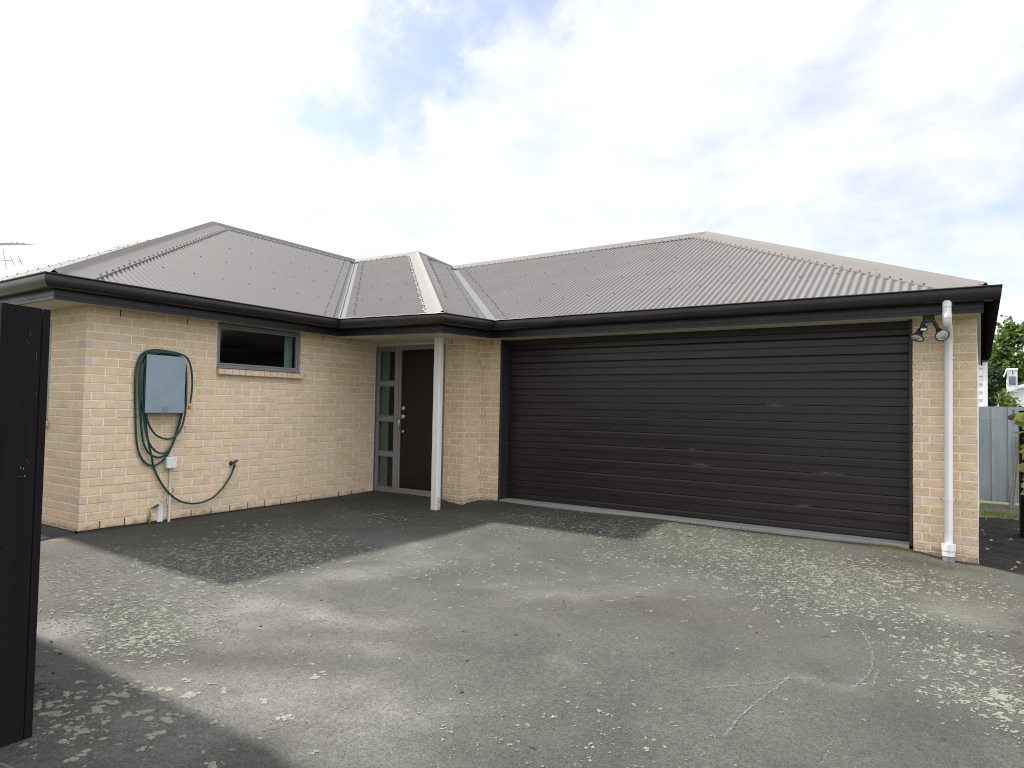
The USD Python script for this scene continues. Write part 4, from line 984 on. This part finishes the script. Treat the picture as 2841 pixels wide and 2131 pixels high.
sv, sf, n0 = [], [], 0
def D4(X_, Y_): return (1400 + X_ * .6514, 1400 + Y_ * .6514)
lines_ = [([(860, 782), (960, 775), (1100, 764), (1170, 750), (1240, 741), (1350, 746)], .9), ([(940, 985), (975, 935), (1020, 890), (1080, 838), (1130, 802), (1180, 765), (1220, 728)], .9), ([(1440, 200), (1438, 300), (1444, 420)], .35), ([(1480, 490), (1530, 550), (1562, 610), (1568, 660), (1550, 715), (1490, 777)], .85), ([(1590, 700), (1580, 735), (1568, 775)], .8), ([(1245, 400), (1250, 470), (1258, 530)], .4), ([(500, 436), (570, 446)], .6), ([(960, 446), (1050, 458)], .5), ([(1400, 1000), (1370, 1060), (1355, 1110)], .4), ([(640, 1130 - 100), (700, 1020)], .2)]
for ln, dens in lines_:
    P3 = spline([g2(*D4(*p)) for p in ln], 40)
    for k in range(len(P3) - 1):
        if RNG.random() > dens * .75: continue
        a, b = P3[k], P3[k + 1]; d = b - a; L = np.linalg.norm(d); 
        if L < 1e-6: continue
        nn = np.array([-d[1], d[0]]) / L * RNG.uniform(.0012, .0042); o = np.array([-d[1], d[0]]) / L * RNG.normal(0, .004)
        z_ = float(ground_z([a[0]], [a[1]])[0]) + .0035
        sv += [(*(a + o - nn), z_), (*(b + o - nn * .6), z_), (*(b + o + nn), z_), (*(a + o + nn * .6), z_)]
        sf.append([n0, n0 + 1, n0 + 2, n0 + 3]); n0 += 4
obj('scrape_marks', (np.array(sv), sf), 'scratch_white', label='thin white scrape lines on the driveway', cat='scrape marks', kind='stuff')
db = []
for k in range(190):
    x_, y_ = RNG.uniform(-.2, 8.2), RNG.uniform(-1.6, 4.2)
    if k < 60: x_, y_ = g2(2560 + RNG.normal(0, 80), 1552 + RNG.normal(0, 20))
    if 60 <= k < 85: x_, y_ = g2(130 + RNG.normal(0, 25), 1880 + RNG.normal(0, 40))
    if y_ > drive_edge(x_) - .05: continue
    s = RNG.uniform(.003, .010); m = trimesh.creation.icosphere(0, s); m.vertices *= RNG.uniform(.5, 1.4, 3) * np.array([1.4, 1.4, .6]); m.apply_translation((x_, y_, float(ground_z([x_], [y_])[0]) + s * .3)); db.append(m)
for k in range(14):
    x_, y_ = RNG.uniform(1, 7.5), RNG.uniform(-1, 4); an = RNG.uniform(0, 6.3); L = RNG.uniform(.02, .05); z_ = float(ground_z([x_], [y_])[0]) + .004
    db.append(tube([(x_, y_, z_), (x_ + L * math.cos(an), y_ + L * math.sin(an), z_ + .002)], .002, 5))
# moss along the right end of the threshold, and a ragged crack at the right edge
ms = []
for k in range(130):
    x_ = 6.83 - abs(RNG.normal(0, .22)); y_ = 4.372 - abs(RNG.normal(0, .016)); s = RNG.uniform(.004, .010)
    m = trimesh.creation.icosphere(1, s); m.vertices *= [1.3, 1.2, .7]; m.vertices += RNG.normal(0, s * .12, m.vertices.shape); m.apply_translation((x_, y_, float(ground_z([x_], [y_])[0]) + .002)); ms.append(m)
obj('moss', cat_(ms), 'moss', label='yellow green moss along the right end of the garage threshold', cat='moss', kind='stuff')
ck = []
for (a, b) in [((2822, 1790), (2830, 1850)), ((2830, 1850), (2836, 1905)), ((2815, 1748), (2824, 1752))]:
    P3 = np.linspace(g2(*a), g2(*b), 14) + RNG.normal(0, .012, (14, 2))
    for p in P3:
        s = RNG.uniform(.006, .016); m = trimesh.creation.icosphere(0, s); m.vertices *= RNG.uniform(.6, 1.5, 3) * [1, 1, .25]; m.apply_translation((*p, float(ground_z([p[0]], [p[1]])[0]))); ck.append(m)
obj('crack_weed', cat_(ck), 'debris', label='dark ragged crack in the driveway at the right edge', cat='crack', kind='stuff')
obj('debris', cat_(db), 'debris', label='dark crumbs and twigs scattered on the driveway', cat='debris', kind='stuff')

# ------------------------------------------------------------------ plants
def leaf_cloud(pos, nrm, size, rng, tones, aspect=.45, bend=.25, fold=True):
    """Folded, pointed leaves as one mesh (6 vertices each) with a tone per leaf."""
    VV, FF, TT = [], [], []
    for p, n, s in zip(pos, nrm, size):
        n = n / (np.linalg.norm(n) + 1e-9); a = rng.normal(size=3); a -= n * (a @ n); a /= np.linalg.norm(a) + 1e-9; b = np.cross(n, a); w = s * aspect
        k = len(VV)
        VV += [p - a * s * .5, p - a * s * .1 + b * w + n * bend * w, p + a * s * .5 - n * bend * s * .4, p - a * s * .1 - b * w + n * bend * w]
        FF += [[k, k + 1, k + 2], [k, k + 2, k + 3]]
        t = tones[rng.integers(len(tones))] * rng.uniform(.75, 1.25); TT += [t] * 4
    return np.array(VV), np.array(FF), np.array(TT)
G1 = [np.array(c) for c in [(.075, .13, .022), (.10, .16, .03), (.05, .095, .02), (.13, .19, .045)]]
G2 = [np.array(c) for c in [(.022, .05, .016), (.03, .062, .022), (.018, .04, .014)]]
YG = [np.array(c) for c in [(.22, .26, .05), (.16, .22, .04), (.28, .30, .08)]]

def tree(name, label, base, height, crown, tones, nleaf, lsize, seed, trunk_r=.06, cat='tree'):
    rng = np.random.default_rng(seed); t = thing(name, label, cat); base = np.array(base, float)
    tips, tb = [], []
    tb.append(tube(spline([base, base + (.03 * height * rng.normal(), .02 * height * rng.normal(), height * .45), base + (0, 0, height * .92)], 6), np.linspace(trunk_r, trunk_r * .25, 13), 7))
    pos = []
    for k in range(34):
        h = rng.uniform(.12, .97); an = rng.uniform(0, 6.28); rad = crown * (1 - .75 * abs(h - .42) ** 1.2 / .55 * .8) * rng.uniform(.55, 1.0)
        rad = max(rad, crown * .12)
        a = base + np.array([0, 0, height * h * .82]); e = base + np.array([rad * math.cos(an), rad * math.sin(an), height * h + rng.uniform(0, .12) * height])
        c = spline([a, (a + e) / 2 + np.array([0, 0, .05 * height]), e], 5); tb.append(tube(c, np.linspace(trunk_r * .3, trunk_r * .05, len(c)), 5))
        m = nleaf // 34
        s = rng.random(m) ** .6; ci = np.clip((s * (len(c) - 1)).astype(int), 0, len(c) - 1)
        pos.append(c[ci] + rng.normal(0, 1, (m, 3)) * np.array([.10, .10, .08]) * height * .6 * (1.15 - s[:, None] * .75))
    pos = np.vstack(pos); pos = pos[pos[:, 2] > base[2] + .05]
    nrm = rng.normal(size=pos.shape) + np.array([-.3, -.3, .9]); size = lsize * rng.uniform(.6, 1.3, len(pos))
    obj('trunk', cat_(tb), 'bark', t, smooth=True)
    v, f, tt = leaf_cloud(pos, nrm, size, rng, tones); obj('crown', (v, f), 'leaf', t, tone=tt)
    return t
tree('leafy_tree', 'tall leafy green tree behind the metal fence with sparse top shoots', (8.66, 20.5, -.3), 4.2, .74, G1, 6400, .14, 3, .05)
tree('dark_shrub', 'dark dense evergreen shrub low behind the metal fence beside the white boards', (8.15, 17.2, -.3), 2.75, .55, G2, 5200, .07, 4, .05, 'shrub')
tree('small_bush', 'small bright yellow green bush just above the metal fence', (8.22, 13.6, -.3), 2.05, .22, YG, 700, .09, 5, .02, 'shrub')
tree('distant_tree', 'distant green tree above the dark roof at the right edge', (15.2, 42.0, -.3), 4.3, 2.2, G2 + G1[2:3], 4200, .3, 6, .12)

# weed by the fence foot, vine at the wall
def weed(name, label, base, n, L, tones, seed, spread=.9):
    rng = np.random.default_rng(seed); t = thing(name, label, 'weed'); base = np.array(base, float); VV, FF, TT, st = [], [], [], []
    for k in range(n):
        an = rng.uniform(0, 6.28); d = np.array([math.cos(an) * spread, math.sin(an) * spread, rng.uniform(.35, 1.1)]); d /= np.linalg.norm(d); l_ = L * rng.uniform(.5, 1.1)
        side = np.cross(d, [0, 0, 1.0]); side /= np.linalg.norm(side) + 1e-9; w = l_ * .13; i0 = len(VV)
        p1 = base + d * l_ * .5 ; p2 = base + d * l_ + np.array([0, 0, -.25 * l_])
        VV += [base - side * w * .2, base + side * w * .2, p1 + side * w, p1 - side * w, p2]
        FF += [[i0, i0 + 1, i0 + 2], [i0, i0 + 2, i0 + 3], [i0 + 3, i0 + 2, i0 + 4]]; c = tones[rng.integers(len(tones))] * rng.uniform(.8, 1.3); TT += [c] * 5
    obj('foliage', (np.array(VV), FF), 'leaf', t, tone=np.array(TT))
weed('green_weed', 'small green weed on the ground by the left brick corner', (-.205, -.27, -.115), 26, .13, [np.array((.06, .15, .02)), np.array((.10, .22, .03)), np.array((.28, .32, .12))], 8)
weed('dry_weed', 'tiny dry weed sprig at the foot of the left brick corner', (-.035, -.05, -.06), 8, .06, [np.array((.3, .26, .10)), np.array((.14, .16, .05))], 18)
vn = thing('wall_vine', 'thin green vine strand climbing the wall foot left of the cover plate', 'vine')
vp = spline([(.012, .690, -.02), (.020, .676, .03), (.014, .690, .07), (.018, .684, .11), (.012, .664, .16)], 6)
obj('stem', tube(vp, .003, 6), 'rust', vn, smooth=True)
rng = np.random.default_rng(4); v, f, tt = leaf_cloud(vp[::2][:9] + rng.normal(0, .006, (9, 3)) + [.006, 0, 0], np.tile([1, 0, .3], (9, 1)) + rng.normal(0, .4, (9, 3)), np.full(9, .022), rng, YG); obj('foliage', (v, f), 'leaf', vn, tone=tt)

# ------------------------------------------------------------------ right-hand background
ff = thing('metal_fence', 'blue grey galvanised sheet metal fence right of the house', 'fence')
FY = 9.6
for k in range(26):
    xa = 6.98 + k * .2070
    pr = [(0, 0), (.128, 0), (.140, -.045), (.166, -.045), (.184, 0), (.2072, 0)]
    VV = []
    for (u, d_) in pr:
        for z_ in (-.018 - .001 * k, 1.456 - .0006 * k): VV.append((xa + u, FY + d_, z_))
    n_ = len(pr); FFq = [[2 * j, 2 * j + 2, 2 * j + 3, 2 * j + 1] for j in range(n_ - 1)]
    m = trimesh.Trimesh(np.array(VV), [t for a, b, c, d in FFq for t in ((a, b, c), (a, c, d))], process=False)
    if xa < 8.9: obj('fence_sheet', m, 'galvanised', ff)
    else: obj('fence_sheet', m, 'galvanised', ff)
obj('rail', box(6.9, 12.2, FY + .004, FY + .05, 1.33, 1.41), 'bark', ff)
obj('rail', box(6.9, 12.2, FY + .004, FY + .05, .15, .23), 'bark', ff)
wi = obj('fence_wire', tube([(7.40, 7.4, 1.285), (7.60, 7.2, 1.281), (7.80, 7.02, 1.283)], .0035, 6), 'wire'); setd(stage.GetPrimAtPath(wi), label='thin pale wire stretched from the house to the dark post', category='wire')
pg = thing('dark_post', 'dark weathered timber post behind the yellow leaved plant at the right edge', 'post')
obj('post', box(7.842, 8.05, 6.50, 6.68, -.25, 1.375, .008), 'fence_timber', pg)
obj('branch_stub', tube(spline([(7.762, 7.0, 1.272), (7.80, 6.96, 1.292), (7.86, 6.88, 1.298), (7.95, 6.66, 1.29)], 5), [.006, .012, .02, .027, .034, .038, .04, .042, .042, .042, .042, .042, .042, .042, .042, .042], 9), 'bark', pg, smooth=True)
obj('peg', box(7.812, 7.826, 6.95, 6.965, 1.31, 1.385, .002), 'bark', pg)
for k, (a, b) in enumerate([((7.95, 9.36, -.08), (8.046, 9.52, 1.0)), ((7.985, 9.36, -.08), (8.075, 9.50, .95))]):
    s = obj('stick', tube(spline([a, ((np.array(a) + b) / 2 + np.array([.012, 0, 0])), b], 6), np.linspace(.020, .012, 13), 8), 'grey_stick')
    setd(stage.GetPrimAtPath(s), label=['left of two grey sticks leaning on the metal fence', 'right of two grey sticks leaning on the metal fence'][k], category='stick')
tl = obj('garden_tool', hull([(7.60, 8.48, -.055), (7.62, 8.55, -.04), (7.79, 8.52, -.05), (7.77, 8.46, -.055), (7.70, 8.5, -.02), (7.66, 8.53, -.02)]), 'teal_plastic'); setd(stage.GetPrimAtPath(tl), label='flat teal plastic piece lying on the grass by the house', category='plastic piece')
# leafy plant in front of the dark post: lobed leaves one by one
bp = thing('leafy_plant', 'yellow green broad leaved plant at the right edge in front of the dark post', 'plant')
rng = np.random.default_rng(12)
obj('stem', cat_([tube(spline([(7.92 + .02 * k, 5.85, -.15), (7.90 + .02 * k, 5.82, .5), (7.86 + .03 * k, 5.78, 1.25 - .1 * k)], 6), np.linspace(.012, .005, 13), 6) for k in range(3)]), 'bark', bp, smooth=True)
for k in range(90):
    z_ = rng.uniform(.45, 1.36); p = np.array([7.820 + rng.uniform(-.02, .22), 5.80 + rng.uniform(-.15, .12), z_])
    n = np.array([-.2, -.8, .6]) + rng.normal(0, .4, 3); n /= np.linalg.norm(n); a = np.array([-.7, -.1, -.5]) + rng.normal(0, .5, 3); a -= n * (a @ n); a /= np.linalg.norm(a); b = np.cross(n, a); s = rng.uniform(.036, .080)
    an = np.linspace(0, 2 * np.pi, 15)[:-1]; rr = s * (.62 + .38 * np.abs(np.cos(an * 2.5))) * (1 + .25 * np.cos(an))
    VV = [p] + [p + a * r_ * math.cos(t_) + b * r_ * math.sin(t_) * .8 - n * .25 * r_ * (abs(math.sin(t_)) ** 2) for r_, t_ in zip(rr, an)]
    c = (YG + YG + G1[3:])[rng.integers(7)] * rng.uniform(.7, 1.3)
    obj('leaf', (np.array(VV), [[0, 1 + j, 1 + (j + 1) % 14] for j in range(14)]), 'leaf', bp, smooth=True, tone=c)
# grass strip and leaf litter
rng = np.random.default_rng(21); VV, FF, TT = [], [], []
for k in range(5200):
    x_, y_ = rng.uniform(7.0, 11), 8.0 + .55 * rng.random() ** .8 + .5 * (rng.random() < .25) * rng.random()
    if meshkit.noise(np.array([[x_ * 4, y_ * 4, 0]]), 3)[0] < .28: continue
    h = rng.uniform(.025, .07); an = rng.uniform(0, 6.28); ln = rng.normal(0, .02, 2); z_ = -.08; i0 = len(VV); w = .004
    VV += [(x_ - w * math.cos(an), y_ - w * math.sin(an), z_), (x_ + w * math.cos(an), y_ + w * math.sin(an), z_), (x_ + ln[0], y_ + ln[1], z_ + h)]; FF.append([i0, i0 + 1, i0 + 2]); TT += [np.array([(.16, .22, .03), (.22, .26, .05), (.10, .16, .02)][rng.integers(3)])] * 3
obj('grass', (np.array(VV), FF), 'leaf', label='short mossy grass strip in front of the metal fence', cat='grass', kind='stuff', tone=np.array(TT))
rng = np.random.default_rng(33); pos = np.column_stack([rng.uniform(7.45, 9.5, 150), rng.uniform(4.3, 8.0, 150), np.zeros(150)]); pos[:, 2] = soil_z(pos[:, 0], pos[:, 1]) + .012
pos = pos[pos[:, 1] > drive_edge(pos[:, 0]) + .1]
v, f, tt = leaf_cloud(pos, np.tile([0, 0, 1.0], (len(pos), 1)) + rng.normal(0, .35, (len(pos), 3)), rng.uniform(.02, .055, len(pos)), rng, G1)
obj('leaf_litter', (v, f), 'leaf_litter', label='pale dead leaves lying on the dark soil', cat='leaf litter', kind='stuff')

# white weatherboard building behind the fence
wb = thing('weatherboard_building', 'white weatherboard building behind the metal fence, its corner just past the garage', 'building')
for k in range(16):
    z0 = -.1 + k * .1575
    obj('weatherboard', hull([(x_, y_, z_) for x_ in (4.5, 7.792) for y_, z_ in [(13.0, z0), (12.968, z0 + .004), (12.968, z0 + .012), (12.996, z0 + .156), (13.02, z0 + .156)]]), 'board_white', wb)
obj('corner_board', box(7.792, 7.868, 12.955, 13.06, -.3, 2.41, .004), 'board_white', wb)
obj('wall', box(4.5, 7.85, 13.03, 18.0, -.3, 2.40), 'board_white', wb)
obj('gutter', box(4.4, 7.872, 12.90, 12.96, 2.385, 2.47, .01), 'black_plastic', wb)
obj('roof', hull([(4.3, 12.9, 2.47), (7.80, 12.95, 2.47), (4.3, 18.1, 2.47), (7.80, 18.1, 2.47), (5.0, 15.5, 2.9), (6.5, 15.5, 2.9)]), 'slate_roof', wb)
# white block outbuilding with chimney
bb = thing('block_outbuilding', 'white painted block outbuilding with a stub chimney beyond the metal fence', 'building')
BY = 17.0
ext = [(8.43, -.3), (12.5, -.3), (12.5, 2.45), (10.3, 2.62), (8.70, 1.98), (8.43, 1.90)]
obj('wall', trimesh.creation.extrude_polygon(Polygon(ext), 3.0, engine='earcut').apply_transform(np.array([[1, 0, 0, 0], [0, 0, 1, BY + .01], [0, 1, 0, 0], [0, 0, 0, 1.]])), 'block_white', bb)
for r_ in range(3):
    for c_ in range(4):
        xa = 8.435 + c_ * .40 - (.2 if r_ % 2 else 0); xb = xa + .39; xa = max(xa, 8.432)
        obj('block', box(xa, xb, BY - .006, BY + .03, 1.20 + r_ * .20, 1.39 + r_ * .20, .006), 'block_white', bb)
ch = obj('chimney', cat_([box(8.452, 8.660, BY - .02, BY + .30, 1.9, 2.455, .004), hull([(8.44, BY - .03, 2.455), (8.675, BY - .03, 2.455), (8.44, BY + .31, 2.455), (8.675, BY + .31, 2.455), (8.46, BY - .02, 2.49), (8.67, BY - .02, 2.485), (8.46, BY + .3, 2.49), (8.67, BY + .3, 2.485)]), hull([(8.39, BY - .03, 2.30), (8.452, BY - .03, 2.47), (8.452, BY - .03, 2.42), (8.40, BY - .03, 2.27), (8.39, BY + .2, 2.30), (8.452, BY + .2, 2.47), (8.452, BY + .2, 2.42), (8.40, BY + .2, 2.27)])]), 'block_white', bb)
obj('recess', box(8.49, 8.625, BY - .028, BY - .021, 2.08, 2.29, .002), 'window_dark', ch)
obj('rust_stain', box(8.555, 8.575, BY - .0245, BY - .021, 2.33, 2.43), 'rust', ch)
obj('barge_board', hull([(8.47, BY - .03, 1.90), (8.47, BY - .03, 1.985), (10.3, BY - .03, 2.70), (10.3, BY - .03, 2.62), (8.47, BY + .02, 1.90), (8.47, BY + .02, 1.985), (10.3, BY + .02, 2.70), (10.3, BY + .02, 2.62)]), 'board_white', bb)
obj('roof', hull([(8.70, BY + .3, 2.02), (8.70, BY + 3.1, 2.02), (10.3, BY - .02, 2.66), (10.3, BY + 3.1, 2.66), (10.3, BY - .02, 2.74), (10.3, BY + 3.1, 2.74), (8.70, BY + .3, 2.14), (8.70, BY + 3.1, 2.14), (12.6, BY - .02, 2.46), (12.6, BY + 3.1, 2.46)]), 'slate_roof', bb)

# neighbour's aerial beyond the left roof
an = thing('roof_aerial', 'thin television aerial with two booms at the left edge above the roof', 'aerial')
o = np.array([-29.6, 9.0, 0])
obj('mast', tube([o + [-.9, 0, -.4], o + [-.9, 0, 9.4]], .03, 8), 'antenna_metal', an, smooth=True)
obj('boom', tube([o + [-1.4, -.2, 8.62], o + [2.98, 0, 8.12]], .022, 8), 'antenna_metal', an, smooth=True)
obj('boom', tube([o + [-1.4, -.2, 7.90], o + [2.56, 0, 7.40]], .022, 8), 'antenna_metal', an, smooth=True)
for k in range(9):
    c = o + np.array([-1.2 + k * .52, 0, 8.60 - k * .0595]); obj('element', tube([c + [-.02, -.35, -.02], c + [.02, .35, .03]], .012, 6), 'antenna_metal', an)
for k in range(5):
    c = o + np.array([-.9 + k * .85, 0, 7.845 - k * .107]); h_ = .42 if k == 2 else .2
    obj('element', tube([c + [-.12 * h_, .1, -h_], c + [.12 * h_, -.1, h_]], .012, 6), 'antenna_metal', an)
